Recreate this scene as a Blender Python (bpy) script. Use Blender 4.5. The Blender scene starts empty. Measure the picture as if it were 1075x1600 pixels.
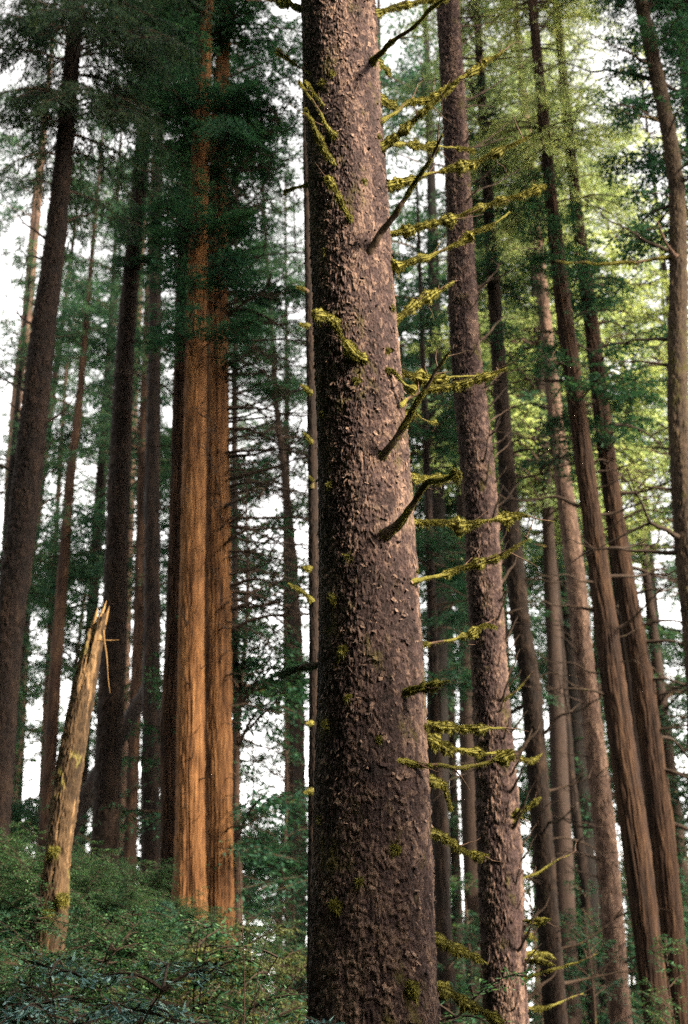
import bpy, math
import numpy as np
from mathutils import Vector, Matrix

# ------------------------------------------------------------------ camera, sky, sun, exposure
SC = bpy.context.scene
COL = SC.collection
R = math.radians
PI = math.pi
PITCH = R(25.0)
EYE = 1.6
FPX = 1600 * 50.0 / 36.0            # focal length in photograph pixels
cam_d = bpy.data.cameras.new('camera')
cam = bpy.data.objects.new('camera', cam_d)
COL.objects.link(cam)
cam_d.sensor_fit = 'VERTICAL'
cam_d.sensor_height = 36.0
cam_d.sensor_width = 24.2
cam_d.lens = 50.0
cam_d.clip_start = 0.1
cam_d.clip_end = 3000
cam.location = (0, 0, EYE)
cam.rotation_euler = (math.pi / 2 + PITCH, 0, 0)
cam_d.dof.use_dof = True
cam_d.dof.focus_distance = 7.3
cam_d.dof.aperture_fstop = 2.6
SC.camera = cam

SUN_ELEV, SUN_AZ = R(33), R(124)     # azimuth clockwise from +Y (the viewing direction)
world = bpy.data.worlds.new('World')
SC.world = world
world.use_nodes = True
wn = world.node_tree
sky = wn.nodes.new('ShaderNodeTexSky')
sky.sky_type = 'NISHITA'
sky.sun_disc = False
sky.sun_elevation = SUN_ELEV
sky.sun_rotation = SUN_AZ
sky.air_density = 1.0
sky.dust_density = 1.5
sky.ozone_density = 1.0
bg = wn.nodes['Background']
bg.inputs['Strength'].default_value = 0.15
hs = wn.nodes.new('ShaderNodeHueSaturation')     # thin bright overcast: most of the blue is gone
hs.inputs['Saturation'].default_value = 0.20
wn.links.new(sky.outputs['Color'], hs.inputs['Color'])
wm = wn.nodes.new('ShaderNodeMix'); wm.data_type = 'RGBA'; wm.blend_type = 'MULTIPLY'
wm.inputs[0].default_value = 1.0; wm.inputs[7].default_value = (1.10, 1.02, 0.93, 1)
wn.links.new(hs.outputs['Color'], wm.inputs[6])
wn.links.new(wm.outputs[2], bg.inputs['Color'])

sun_d = bpy.data.lights.new('sun', 'SUN')
sun_d.energy = 3.6
sun_d.angle = R(6)
sun_d.color = (1.0, 0.86, 0.66)
sun = bpy.data.objects.new('sun', sun_d)
COL.objects.link(sun)
sdir = Vector((math.sin(SUN_AZ) * math.cos(SUN_ELEV), math.cos(SUN_AZ) * math.cos(SUN_ELEV), math.sin(SUN_ELEV)))
sun.rotation_euler = sdir.to_track_quat('Z', 'Y').to_euler()
sun.location = sdir * 80

SC.view_settings.view_transform = 'Standard'
SC.view_settings.look = 'None'
SC.view_settings.exposure = 2.72
SC.view_settings.gamma = 1.0
SC.render.engine = 'CYCLES'
SC.cycles.use_denoising = False
SC.cycles.sample_clamp_indirect = 3.0
SC.cycles.sample_clamp_direct = 12.0
SC.cycles.max_bounces = 6
SC.cycles.diffuse_bounces = 3
SC.cycles.glossy_bounces = 2
SC.cycles.transmission_bounces = 3
SC.cycles.caustics_reflective = False
SC.cycles.caustics_refractive = False

# ------------------------------------------------------------------ maths helpers
def hsh(a, b, c=0, seed=0):
    a = np.asarray(a).astype(np.int64); b = np.asarray(b).astype(np.int64); c = np.asarray(c).astype(np.int64)
    h = (a * 374761393 + b * 668265263 + c * 2147483647 + seed * 1274126177) & 0xFFFFFFFF
    h = ((h ^ (h >> 13)) * 1274126177) & 0xFFFFFFFF
    h = ((h ^ (h >> 16)) * 2246822519) & 0xFFFFFFFF
    h = h ^ (h >> 15)
    return (h & 0xFFFFFF) / float(0xFFFFFF)

def vnoise(x, y, z=0.0, seed=0):
    x, y, z = np.broadcast_arrays(np.asarray(x, float), np.asarray(y, float), np.asarray(z, float))
    xi, yi, zi = np.floor(x), np.floor(y), np.floor(z)
    fx, fy, fz = x - xi, y - yi, z - zi
    fx = fx * fx * (3 - 2 * fx); fy = fy * fy * (3 - 2 * fy); fz = fz * fz * (3 - 2 * fz)
    out = 0
    for i in (0, 1):
        for j in (0, 1):
            for k in (0, 1):
                w = (fx if i else 1 - fx) * (fy if j else 1 - fy) * (fz if k else 1 - fz)
                out = out + w * hsh(xi + i, yi + j, zi + k, seed)
    return out * 2 - 1

def fbm(x, y, z=0.0, seed=0, oct=3):
    s, a = 0, 1.0
    for o in range(oct):
        s = s + a * vnoise(np.asarray(x) * 2 ** o, np.asarray(y) * 2 ** o, np.asarray(z) * 2 ** o, seed + o)
        a *= 0.5
    return s

def worley(u, v, nu, seed=0):
    """u wraps every nu cells; returns F1, F2, the id of the cell and the offset from its point"""
    iu, iv = np.floor(u), np.floor(v)
    f1 = np.full(u.shape, 9.0); f2 = np.full(u.shape, 9.0)
    idv = np.zeros(u.shape); du1 = np.zeros(u.shape); dv1 = np.zeros(u.shape)
    for i in (-1, 0, 1):
        for j in (-1, 0, 1):
            cu, cv = iu + i, iv + j
            w = np.mod(cu, nu)
            pu = cu + 0.1 + 0.8 * hsh(w, cv, 1, seed); pv = cv + 0.1 + 0.8 * hsh(w, cv, 2, seed)
            du, dv = u - pu, v - pv
            d = np.sqrt(du * du + dv * dv)
            cid = hsh(w, cv, 3, seed)
            near = d < f1
            f2 = np.where(near, f1, np.minimum(f2, d))
            idv = np.where(near, cid, idv); du1 = np.where(near, du, du1); dv1 = np.where(near, dv, dv1)
            f1 = np.where(near, d, f1)
    return f1, f2, idv, du1, dv1

def sstep(x):
    x = np.clip(x, 0, 1)
    return x * x * (3 - 2 * x)

def at(px, py, D):
    """the point of the vertical plane D metres ahead that photograph pixel (px, py) looks at, and its depth"""
    a, b = (px - 537.5) / FPX, (800.0 - py) / FPX
    dy = math.cos(PITCH) - b * math.sin(PITCH)
    dz = math.sin(PITCH) + b * math.cos(PITCH)
    t = D / dy
    return np.array((a * t, D, EYE + dz * t)), t

def ground_z(x, y):
    x = np.asarray(x, float); y = np.asarray(y, float)
    m = 4.3 * sstep((-x + 0.45) / 2.6) * sstep((y - 2.5) / 14.0)
    fall = 0.010 * np.maximum(y - 25, 0)
    return m + 0.10 * fbm(x * 0.45, y * 0.45, 0, 5) - fall * sstep((x + 5) / 12) + 1.0 * fbm(x * 0.03 + 7, y * 0.03, 0, 9) * sstep(y / 60 - 0.3)

def norm(v):
    return v / np.maximum(np.linalg.norm(v, axis=-1, keepdims=True), 1e-9)

# ------------------------------------------------------------------ mesh helpers
class MB:
    """collects quads, with one material index per quad and one float per vertex ('tone')"""
    def __init__(s):
        s.v, s.q, s.m, s.a, s.n = [], [], [], [], 0
    def add(s, v, q, m=0, a=None):
        v = np.asarray(v, float).reshape(-1, 3); q = np.asarray(q, np.int64).reshape(-1, 4)
        s.v.append(v); s.q.append(q + s.n)
        s.m.append(np.full(len(q), m, np.int32))
        s.a.append(np.full(len(v), 0.5) if a is None else np.broadcast_to(np.asarray(a, float), (len(v),)))
        s.n += len(v)
    def tube(s, P, rad, sides=6, m=0, a=None, bump=0.0, seed=0):
        P = np.asarray(P, float); n = len(P)
        rad = np.broadcast_to(np.asarray(rad, float), (n,))
        T = norm(np.gradient(P, axis=0))
        up = np.array((0.0, 0.0, 1.0)) if abs(T[:, 2]).mean() < 0.8 else np.array((0.0, 1.0, 0.0))
        S = norm(np.cross(T, up)); U = np.cross(S, T)
        ph = np.arange(sides) * 2 * np.pi / sides
        rr = rad[:, None] * np.ones(sides)
        if bump:
            rr = rr * (1 + bump * vnoise(np.arange(n)[:, None] * 0.7, np.cos(ph) * 2 + seed, np.sin(ph) * 2, seed))
        V = P[:, None] + rr[..., None] * (np.cos(ph)[None, :, None] * S[:, None] + np.sin(ph)[None, :, None] * U[:, None])
        i = np.arange(n - 1)[:, None] * sides; j = np.arange(sides)[None]; k = (j + 1) % sides
        Q = np.stack((i + j, i + k, i + sides + k, i + sides + j), -1).reshape(-1, 4)
        s.add(V, Q, m, a)
    def leaves(s, B, d, nrm, l, w, m=0, a=None):
        d = norm(d); sd = norm(np.cross(d, nrm))
        l = np.asarray(l)[:, None]; w = np.asarray(w)[:, None]
        V = np.stack((B, B + d * l * 0.45 + sd * w * 0.5, B + d * l, B + d * l * 0.45 - sd * w * 0.5), 1)
        s.add(V, np.arange(len(B) * 4).reshape(-1, 4), m, None if a is None else np.repeat(a, 4))
    def mesh(s, name, mats, smooth=True, tone=False):
        me = bpy.data.meshes.new(name)
        V = np.concatenate(s.v); Q = np.concatenate(s.q); M = np.concatenate(s.m)
        me.vertices.add(len(V)); me.vertices.foreach_set('co', V.astype(np.float32).ravel())
        me.loops.add(Q.size); me.loops.foreach_set('vertex_index', Q.astype(np.int32).ravel())
        me.polygons.add(len(Q)); me.polygons.foreach_set('loop_start', (np.arange(len(Q)) * 4).astype(np.int32))
        for m in mats: me.materials.append(m)
        me.polygons.foreach_set('material_index', M)
        me.polygons.foreach_set('use_smooth', np.full(len(Q), smooth))
        if tone:
            at_ = me.attributes.new('tone', 'FLOAT', 'POINT')
            at_.data.foreach_set('value', np.concatenate(s.a).astype(np.float32))
        me.update(calc_edges=True)
        return me

def link(name, data, parent=None):
    o = bpy.data.objects.new(name, data)
    COL.objects.link(o)
    if parent is not None: o.parent = parent
    return o

def thing(name, label, cat, loc, group=None):
    o = link(name, None)
    o.empty_display_size = 0.2
    o.location = loc
    o['label'] = label; o['category'] = cat
    if group: o['group'] = group
    return o

# ------------------------------------------------------------------ materials
class NT:
    def __init__(s, name):
        s.mat = bpy.data.materials.new(name); s.mat.use_nodes = True
        s.t = s.mat.node_tree; s.t.nodes.clear()
        s.out = s.n('ShaderNodeOutputMaterial')
    def n(s, typ, **kw):
        nd = s.t.nodes.new(typ)
        for k, v in kw.items():
            if hasattr(nd, k): setattr(nd, k, v)
        return nd
    def l(s, a, b): s.t.links.new(a, b)
    def coords(s, scale=(1, 1, 1)):
        tc = s.n('ShaderNodeTexCoord'); mp = s.n('ShaderNodeMapping')
        mp.inputs['Scale'].default_value = scale
        s.l(tc.outputs['Object'], mp.inputs['Vector'])
        return mp.outputs['Vector']
    def noise(s, vec, scale, detail=4, rough=0.55):
        nd = s.n('ShaderNodeTexNoise')
        nd.inputs['Scale'].default_value = scale; nd.inputs['Detail'].default_value = detail; nd.inputs['Roughness'].default_value = rough
        s.l(vec, nd.inputs['Vector'])
        return nd.outputs['Fac']
    def ramp(s, fac, stops):
        nd = s.n('ShaderNodeValToRGB')
        el = nd.color_ramp.elements
        while len(el) < len(stops): el.new(0.5)
        for e, (p, c) in zip(el, stops):
            e.position = p; e.color = (*c, 1) if len(c) == 3 else c
        s.l(fac, nd.inputs['Fac'])
        return nd.outputs['Color']
    def mix(s, fac, a, b, mode='MIX'):
        nd = s.n('ShaderNodeMix', data_type='RGBA', blend_type=mode)
        for sock, val in ((nd.inputs[0], fac), (nd.inputs[6], a), (nd.inputs[7], b)):
            if hasattr(val, 'links') or hasattr(val, 'is_linked'): s.l(val, sock)
            elif isinstance(val, (int, float)): sock.default_value = val
            else: sock.default_value = (*val, 1)
        return nd.outputs[2]
    def bump(s, h, strength, dist):
        nd = s.n('ShaderNodeBump')
        nd.inputs['Strength'].default_value = strength; nd.inputs['Distance'].default_value = dist
        s.l(h, nd.inputs['Height'])
        return nd.outputs['Normal']
    def principled(s, col, rough=0.9, nrm=None, spec=0.25):
        p = s.n('ShaderNodeBsdfPrincipled')
        if isinstance(col, tuple): p.inputs['Base Color'].default_value = (*col, 1)
        else: s.l(col, p.inputs['Base Color'])
        p.inputs['Roughness'].default_value = rough
        p.inputs['Specular IOR Level'].default_value = spec
        if nrm is not None: s.l(nrm, p.inputs['Normal'])
        s.l(p.outputs[0], s.out.inputs['Surface'])
        return p

def bark_mat(name, dark, mid, light, moss=None, moss_amt=0.5, stretch=1.0, grain=60, bump=0.5):
    t = NT(name)
    at_ = t.n('ShaderNodeAttribute', attribute_name='tone')
    vec = t.coords((1, 1, stretch))
    n1 = t.noise(vec, grain, 5, 0.6)
    n2 = t.noise(t.coords((1, 1, 0.5 * stretch + 0.2)), 7, 3)
    col = t.ramp(at_.outputs['Fac'], ((0.0, dark), (0.5, mid), (1.0, light)))
    col = t.mix(0.55, col, t.ramp(n1, ((0.3, (0.45,) * 3), (0.7, (1.35,) * 3))), 'MULTIPLY')
    col = t.mix(0.5, col, t.ramp(n2, ((0.3, (0.6,) * 3), (0.7, (1.3, 1.25, 1.2)))), 'MULTIPLY')
    if moss:
        n3 = t.noise(t.coords((1, 1, 0.6)), 5.5, 6, 0.7)
        f = t.ramp(n3, ((1 - moss_amt, (0, 0, 0)), (min(1, 1.12 - moss_amt), (1, 1, 1))))
        col = t.mix(f, col, moss)
    t.principled(col, 0.92, t.bump(n1, bump, 0.012), 0.15)
    return t.mat

def leaf_mat(name, a, b, c, trans=0.3, rough=0.55):
    """three greens mixed leaf by leaf and clump by clump"""
    t = NT(name)
    geo = t.n('ShaderNodeNewGeometry')
    oi = t.n('ShaderNodeObjectInfo')
    isl = t.ramp(geo.outputs['Random Per Island'], ((0.0, a), (0.55, b), (1.0, c)))
    cl = t.noise(t.coords(), 0.8, 3)
    col = t.mix(0.8, isl, t.ramp(cl, ((0.3, (0.55, 0.65, 0.75)), (0.7, (1.35, 1.25, 1.0)))), 'MULTIPLY')
    col = t.mix(0.6, col, t.ramp(oi.outputs['Random'], ((0.0, (0.75, 0.85, 0.95)), (1.0, (1.2, 1.1, 0.9)))), 'MULTIPLY')
    p = t.principled(col, rough + 0.15, None, 0.12)
    tr = t.n('ShaderNodeBsdfTranslucent'); t.l(t.mix(1.0, col, (1.2, 1.3, 0.85), 'MULTIPLY'), tr.inputs['Color'])
    mx = t.n('ShaderNodeMixShader'); mx.inputs[0].default_value = trans
    t.l(p.outputs[0], mx.inputs[1]); t.l(tr.outputs[0], mx.inputs[2]); t.l(mx.outputs[0], t.out.inputs['Surface'])
    return t.mat

M = {}
M['spruce'] = bark_mat('spruce bark', (0.0075, 0.0047, 0.0045), (0.037, 0.0230, 0.0218), (0.160, 0.106, 0.080), (0.048, 0.040, 0.010), 0.42, 1.0, 80, 0.7)
M['spruce_far'] = bark_mat('spruce bark further off', (0.060, 0.036, 0.028), (0.115, 0.070, 0.052), (0.190, 0.120, 0.085), (0.07, 0.065, 0.02), 0.33, 0.6, 30, 0.6)
M['dark_bark'] = bark_mat('dark conifer bark', (0.0040, 0.0027, 0.0020), (0.0105, 0.0064, 0.0047), (0.030, 0.0180, 0.0115), (0.05, 0.05, 0.018), 0.34, 0.4, 26, 0.7)  # dark brown, lowered further to stand in for shade on the trunks
M['pale_bark'] = bark_mat('pale conifer bark', (0.022, 0.014, 0.0105), (0.062, 0.038, 0.028), (0.165, 0.108, 0.076), None, 0, 0.4, 24, 0.6)
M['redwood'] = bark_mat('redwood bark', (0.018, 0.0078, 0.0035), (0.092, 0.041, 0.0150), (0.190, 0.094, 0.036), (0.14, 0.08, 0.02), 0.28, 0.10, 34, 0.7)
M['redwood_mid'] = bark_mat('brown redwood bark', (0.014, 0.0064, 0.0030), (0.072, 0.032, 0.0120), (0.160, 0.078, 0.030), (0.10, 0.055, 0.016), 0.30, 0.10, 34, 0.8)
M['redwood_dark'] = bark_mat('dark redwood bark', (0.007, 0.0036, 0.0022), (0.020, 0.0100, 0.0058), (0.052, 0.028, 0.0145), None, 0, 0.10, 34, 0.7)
M['mossy_bark'] = bark_mat('mossy bark', (0.013, 0.009, 0.006), (0.030, 0.020, 0.013), (0.06, 0.042, 0.022), (0.034, 0.030, 0.007), 0.45, 0.6, 26, 0.7)
M['snag'] = bark_mat('weathered snag wood', (0.018, 0.0110, 0.006), (0.058, 0.036, 0.0185), (0.150, 0.093, 0.046), (0.13, 0.115, 0.03), 0.42, 0.3, 40, 0.7)
M['splinter'] = bark_mat('raw splintered wood', (0.07, 0.040, 0.016), (0.16, 0.095, 0.038), (0.26, 0.16, 0.07), None, 0, 0.08, 50, 0.6)
M['twig'] = bark_mat('dead twig', (0.030, 0.020, 0.014), (0.055, 0.036, 0.024), (0.10, 0.07, 0.045), (0.08, 0.075, 0.02), 0.36, 1, 40, 0.4)
M['limb'] = bark_mat('branch wood', (0.045, 0.028, 0.020), (0.085, 0.052, 0.036), (0.16, 0.105, 0.065), (0.12, 0.10, 0.02), 0.42, 1, 60, 0.5)
M['lichen'] = leaf_mat('grey green lichen', (0.05, 0.07, 0.05), (0.09, 0.12, 0.09), (0.14, 0.17, 0.12), 0.15, 0.9)
M['hemlock'] = leaf_mat('dark hemlock needles', (0.012, 0.036, 0.028), (0.024, 0.072, 0.050), (0.048, 0.108, 0.062), 0.3)
M['spruce_needles'] = leaf_mat('dull spruce needles', (0.010, 0.024, 0.016), (0.022, 0.044, 0.026), (0.046, 0.062, 0.028), 0.3)
M['bright'] = leaf_mat('sunlit yellow green needles', (0.11, 0.150, 0.062), (0.26, 0.290, 0.130), (0.44, 0.45, 0.25), 0.5)  # sunlight put into the leaf colour, paler than the other needles
M['far_leaf'] = leaf_mat('far conifer needles', (0.017, 0.048, 0.040), (0.036, 0.080, 0.062), (0.075, 0.125, 0.078), 0.38)
M['shrub'] = leaf_mat('understory leaves', (0.018, 0.056, 0.032), (0.038, 0.098, 0.052), (0.105, 0.180, 0.080), 0.32)
M['blue_shrub'] = leaf_mat('blue green leaves', (0.034, 0.082, 0.092), (0.100, 0.190, 0.200), (0.260, 0.380, 0.370), 0.25, 0.45)
M['olive_shrub'] = leaf_mat('olive drooping needles', (0.040, 0.050, 0.018), (0.075, 0.088, 0.028), (0.130, 0.120, 0.040), 0.3)

def moss_mat():
    t = NT('yellow green moss')
    geo = t.n('ShaderNodeNewGeometry')
    n = t.noise(t.coords(), 9, 4)
    col = t.ramp(geo.outputs['Random Per Island'], ((0, (0.034, 0.033, 0.008)), (0.6, (0.114, 0.105, 0.024)), (1, (0.245, 0.222, 0.066))))
    col = t.mix(0.7, col, t.ramp(n, ((0.3, (0.6, 0.62, 0.7)), (0.7, (1.25, 1.25, 1.0)))), 'MULTIPLY')
    p = t.principled(col, 0.95, None, 0.05)
    tr = t.n('ShaderNodeBsdfTranslucent'); t.l(col, tr.inputs['Color'])
    mx = t.n('ShaderNodeMixShader'); mx.inputs[0].default_value = 0.3
    t.l(p.outputs[0], mx.inputs[1]); t.l(tr.outputs[0], mx.inputs[2]); t.l(mx.outputs[0], t.out.inputs['Surface'])
    return t.mat
M['moss'] = moss_mat()

def ground_mat():
    t = NT('forest floor')
    a = t.noise(t.coords(), 3.0, 8, 0.65); b = t.noise(t.coords(), 0.35, 4)
    col = t.ramp(a, ((0.3, (0.022, 0.014, 0.008)), (0.55, (0.06, 0.038, 0.02)), (0.75, (0.11, 0.07, 0.035))))
    col = t.mix(t.ramp(b, ((0.45, (0, 0, 0)), (0.6, (1, 1, 1)))), col, (0.035, 0.055, 0.018))
    t.principled(col, 0.95, t.bump(a, 0.8, 0.06), 0.1)
    return t.mat

# ------------------------------------------------------------------ ground
def build_ground():
    g = np.concatenate((np.linspace(-600, -60, 28), np.linspace(-58, 58, 234), np.linspace(60, 600, 28)))
    gy = np.concatenate((np.linspace(-600, -30, 28), np.linspace(-28, 110, 240), np.linspace(112, 700, 28)))
    X, Y = np.meshgrid(g, gy)
    b = MB(); nx, ny = len(g), len(gy)
    i = np.arange(ny - 1)[:, None] * nx; j = np.arange(nx - 1)[None]
    b.add(np.stack((X, Y, ground_z(X, Y)), -1), np.stack((i + j, i + j + 1, i + nx + j + 1, i + nx + j), -1))
    o = link('ground', b.mesh('ground', [ground_mat()]))
    o['kind'] = 'structure'
build_ground()

# ------------------------------------------------------------------ trunks
class Axis:
    """the axis of a trunk traced as (pixel x, pixel y, pixel width), D metres ahead"""
    def __init__(s, pts, D, H, buttress=1.0):
        rows = []
        for px, py, w in pts:
            p, t = at(px, py, D)
            rows.append((p[2], p[0], w * 0.5 * t / FPX))
        rows.sort()
        z, x, r = map(np.array, zip(*rows))
        s.z_lo, s.z_hi = z[0], z[-1]
        k = min(len(z) - 1, 2)
        sl = (x[k] - x[0]) / (z[k] - z[0])
        gz = z[0]
        for _ in range(6):
            gz = float(ground_z(x[0] + sl * (gz - z[0]), D))
        s.gz = min(gz, z[0] - 0.15)
        zb = s.gz - 0.4
        x0, r0 = x[0] + sl * (zb - z[0]), r[0] * (1.0 + 0.035 * (z[0] - zb))
        slt = (x[-1] - x[-2]) / (z[-1] - z[-2]) if len(z) > 1 else 0
        s.H = H
        zt = s.gz + H
        if zt > z[-1] + 0.5:
            z = np.concatenate(([zb], z, [zt])); x = np.concatenate(([x0], x, [x[-1] + slt * 0.6 * (zt - z[-2])])); r = np.concatenate(([r0], r, [0.02]))
        else:
            z = np.concatenate(([zb], z)); x = np.concatenate(([x0], x)); r = np.concatenate(([r0], r))
        s.z, s.x, s.r, s.D, s.but = z, x, r, D, buttress
    def c(s, z):
        # softened linear interpolation so that the joints of the trace do not show as kinks
        e = 0.35
        return (np.interp(z - e, s.z, s.x) + np.interp(z, s.z, s.x) * 2 + np.interp(z + e, s.z, s.x)) / 4
    def rad(s, z):
        e = 0.35
        r = (np.interp(z - e, s.z, s.r) + np.interp(z, s.z, s.r) * 2 + np.interp(z + e, s.z, s.r)) / 4
        return r * (1 + 0.35 * s.but * np.exp(-np.maximum(z - s.gz, 0) / 0.5))
    def base(s):
        return np.array((float(s.c(s.gz)), s.D, s.gz))

def trunk_mesh(name, ax, mat, kind, seed, sides, dz, z0=None, z1=None, extra=None, cell=(0.045, 0.055), depth=1.0):
    """z0..z1 gets the ring spacing dz, the rest of the trunk a coarser one"""
    top = ax.z[-1]; bot = ax.z[0]
    z0 = bot if z0 is None else z0; z1 = top if z1 is None else min(z1, top)
    zs = [np.arange(bot, z0, 0.12)] if z0 > bot + 0.1 else []
    zs.append(np.arange(z0, z1, dz))
    if top > z1 + 0.2: zs.append(np.linspace(z1, top, int((top - z1) / 0.35) + 2))
    else: zs.append(np.array([top]))
    zs = np.concatenate(zs)
    ph = np.arange(sides) * 2 * np.pi / sides
    Z = zs[:, None] * np.ones(sides); PH = ph[None] * np.ones(len(zs))[:, None]
    r = ax.rad(zs)[:, None]; rm = float(np.median(ax.rad(np.linspace(max(z0, bot), z1, 20))))
    cx, cy = np.cos(PH), np.sin(PH)
    big = 0.035 * fbm(cx * 1.2 + seed, cy * 1.2, Z * 0.7, seed, 3)
    tone = 0.5 + 0.2 * fbm(cx * 3, cy * 3, Z * 2.5, seed + 5, 3)
    if kind == 'scaly':
        nu = max(8, int(round(2 * np.pi * rm / cell[0])))
        wu = 0.85 * fbm(cx * 9, cy * 9, Z * 11, seed + 1, 4); wv = 0.85 * fbm(cx * 9 + 5, cy * 9, Z * 11, seed + 2, 3)
        f1, f2, cid, du, dv = worley(PH / (2 * np.pi) * nu + wu, Z / cell[1] + wv, nu, seed)
        edge = f2 - f1
        plate = sstep(edge / 0.17)
        lift = (cid - 0.5) * 0.010 + np.clip(-dv, -0.6, 0.6) * 0.012 * (0.3 + hsh(np.floor(cid * 9999), 3, 1, seed)) + np.abs(du) * 0.004
        f1b, f2b, cidb, dub, dvb = worley(PH / (2 * np.pi) * nu * 2 + wu * 2, Z / cell[1] * 1.8 + wv * 2, nu * 2, seed + 77)
        fine = (cidb - 0.5) * 0.005 + 0.004 * (sstep((f2b - f1b) / 0.2) - 1)
        d = (plate - 1) * 0.008 + lift * plate + fine + 0.004 * fbm(cx * 30, cy * 30, Z * 30, seed + 3, 2)
        d = d * depth
        tone = tone + (cid - 0.5) * 0.30 + (cidb - 0.5) * 0.36 + (lift * plate) * 7
    elif kind == 'fibrous':
        k = rm * 40
        ph2 = PH + 0.08 * fbm(Z * 0.8, cx * 2, cy * 2, seed + 8, 3)
        rid = 1 - np.abs(fbm(np.cos(ph2) * k, np.sin(ph2) * k, Z * 1.0, seed + 1, 3))
        fib = fbm(np.cos(ph2) * k * 3.2, np.sin(ph2) * k * 3.2, Z * 5.0, seed + 2, 3)
        d = (0.019 * (rid - 0.7) + 0.012 * fib) * depth
        tone = tone + 0.46 * (rid - 0.7) + 0.34 * fib + 0.15 * fbm(cx * 2, cy * 2, Z * 1.1, seed + 6, 3)
    else:
        k = rm * 22
        d = (0.012 * fbm(cx * k, cy * k, Z * 7, seed + 1, 3) + 0.02 * np.maximum(0, fbm(cx * 3, cy * 3, Z * 2.3, seed + 4, 2))) * depth
        tone = tone + 0.3 * fbm(cx * k, cy * k, Z * 6, seed + 1, 3)
    but = 1 + 0.10 * ax.but * np.sin(PH * 5 + seed) * np.exp(-np.maximum(Z - ax.gz, 0) / 0.6)
    rr = r * (1 + big) * but + np.minimum(1, r / 0.1) * d
    if extra is not None: rr, tone = extra(Z, PH, rr, tone, zs)
    b0 = ax.base()
    V = np.stack((ax.c(zs)[:, None] + rr * cx - b0[0], rr * cy, Z - b0[2]), -1)
    n = len(zs)
    i = np.arange(n - 1)[:, None] * sides; j = np.arange(sides)[None]; kk = (j + 1) % sides
    b = MB()
    b.add(V, np.stack((i + j, i + kk, i + sides + kk, i + sides + j), -1), 0, np.clip(tone, 0, 1).ravel())
    return b, mat

# ------------------------------------------------------------------ branches, twigs and moss
def smooth_path(P, n):
    P = np.asarray(P, float)
    s = np.concatenate(([0], np.cumsum(np.linalg.norm(np.diff(P, axis=0), axis=1))))
    t = np.linspace(0, s[-1], n)
    Q = np.stack([np.interp(t, s, P[:, i]) for i in range(3)], 1)
    for _ in range(max(1, n // 10)):
        Q[1:-1] = (Q[:-2] + 2 * Q[1:-1] + Q[2:]) / 4
    return Q

def moss_mesh(P, rad, cover, seed, thick=0.014, hang=0.5, dens=110000, blade=0.0068):
    """P in metres; cover gives for t in 0..1 how thick the moss is (0 = bare)"""
    rng = np.random.default_rng(seed)
    L = np.linalg.norm(np.diff(P, axis=0), axis=1).sum()
    if L > 0.12:      # finer rings, so that the moss is lumpy rather than ridged
        n = max(len(P), int(L / 0.008)); q = np.linspace(0, len(P) - 1, n)
        rad = np.interp(q, np.arange(len(P)), np.broadcast_to(rad, (len(P),))); P = np.stack([np.interp(q, np.arange(len(P)), P[:, i]) for i in range(3)], 1)
    n = len(P); t = np.linspace(0, 1, n)
    cov = np.clip(np.interp(t, *zip(*cover)), 0, 2)
    lump = 0.68 + 0.95 * vnoise(t * L * 13, seed * 3.1, 0, seed) + 0.55 * vnoise(t * L * 42, seed * 1.7, 0, seed + 1)
    patch = sstep((vnoise(t * L * 5.5, seed * 0.37, 4.0, seed + 7) + 0.52) / 0.42)
    cov = cov * (0.12 + 0.88 * patch)
    th = thick * cov * np.clip(lump, 0.08, 2.2)
    T = norm(np.gradient(P, axis=0))
    S = norm(np.cross(T, np.array((0, 0, 1.0)))); U = np.cross(S, T)
    sides = 10
    ph = np.arange(sides) * 2 * np.pi / sides
    w = 0.75 + 0.45 * np.abs(np.sin(ph))
    rr = (rad * 0.9 * (cov > 0.05) + 0.0005)[:, None] + th[:, None] * w[None] * (1 + 0.75 * vnoise(t[:, None] * L * 55, np.cos(ph) * 4, np.sin(ph) * 4, seed + 2))
    rr = np.minimum(rr, (rad * 0.8)[:, None] + th[:, None] * 3)
    C = P + np.array((0, 0, -1.0)) * (th * 0.15)[:, None]
    V = C[:, None] + rr[..., None] * (np.cos(ph)[None, :, None] * S[:, None] + np.sin(ph)[None, :, None] * U[:, None])
    b = MB()
    i = np.arange(n - 1)[:, None] * sides; j = np.arange(sides)[None]; k = (j + 1) % sides
    b.add(V, np.stack((i + j, i + k, i + sides + k, i + sides + j), -1))
    area = (rr.mean(1) * 2 * np.pi).mean() * L
    m = int(min(22000, max(300, dens * area * 1.6)))
    ww = cov / cov.sum()
    ti = rng.choice(n, m, p=ww); tj = np.clip(ti + rng.integers(0, 2, m), 0, n - 1); f = rng.random(m)[:, None]
    pi = rng.integers(0, sides, m)
    B = V[ti, pi] * (1 - f) + V[tj, pi] * f
    out = norm(B - (C[ti] * (1 - f) + C[tj] * f))
    down = np.clip(-out[:, 2], 0, 1)
    dirv = out + rng.normal(0, 0.45, (m, 3)) + np.array((0, 0, -1.0)) * (hang * (0.5 + 1.2 * down))[:, None]
    ln = blade * (0.5 + rng.random(m)) * (0.6 + 0.6 * cov[ti]) * (1 + down * rng.random(m) ** 3 * 2.2)
    b.leaves(B - out * 0.002, dirv, rng.normal(0, 1, (m, 3)), ln, 0.0026 * (0.7 + 0.8 * rng.random(m)))
    return b

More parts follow.
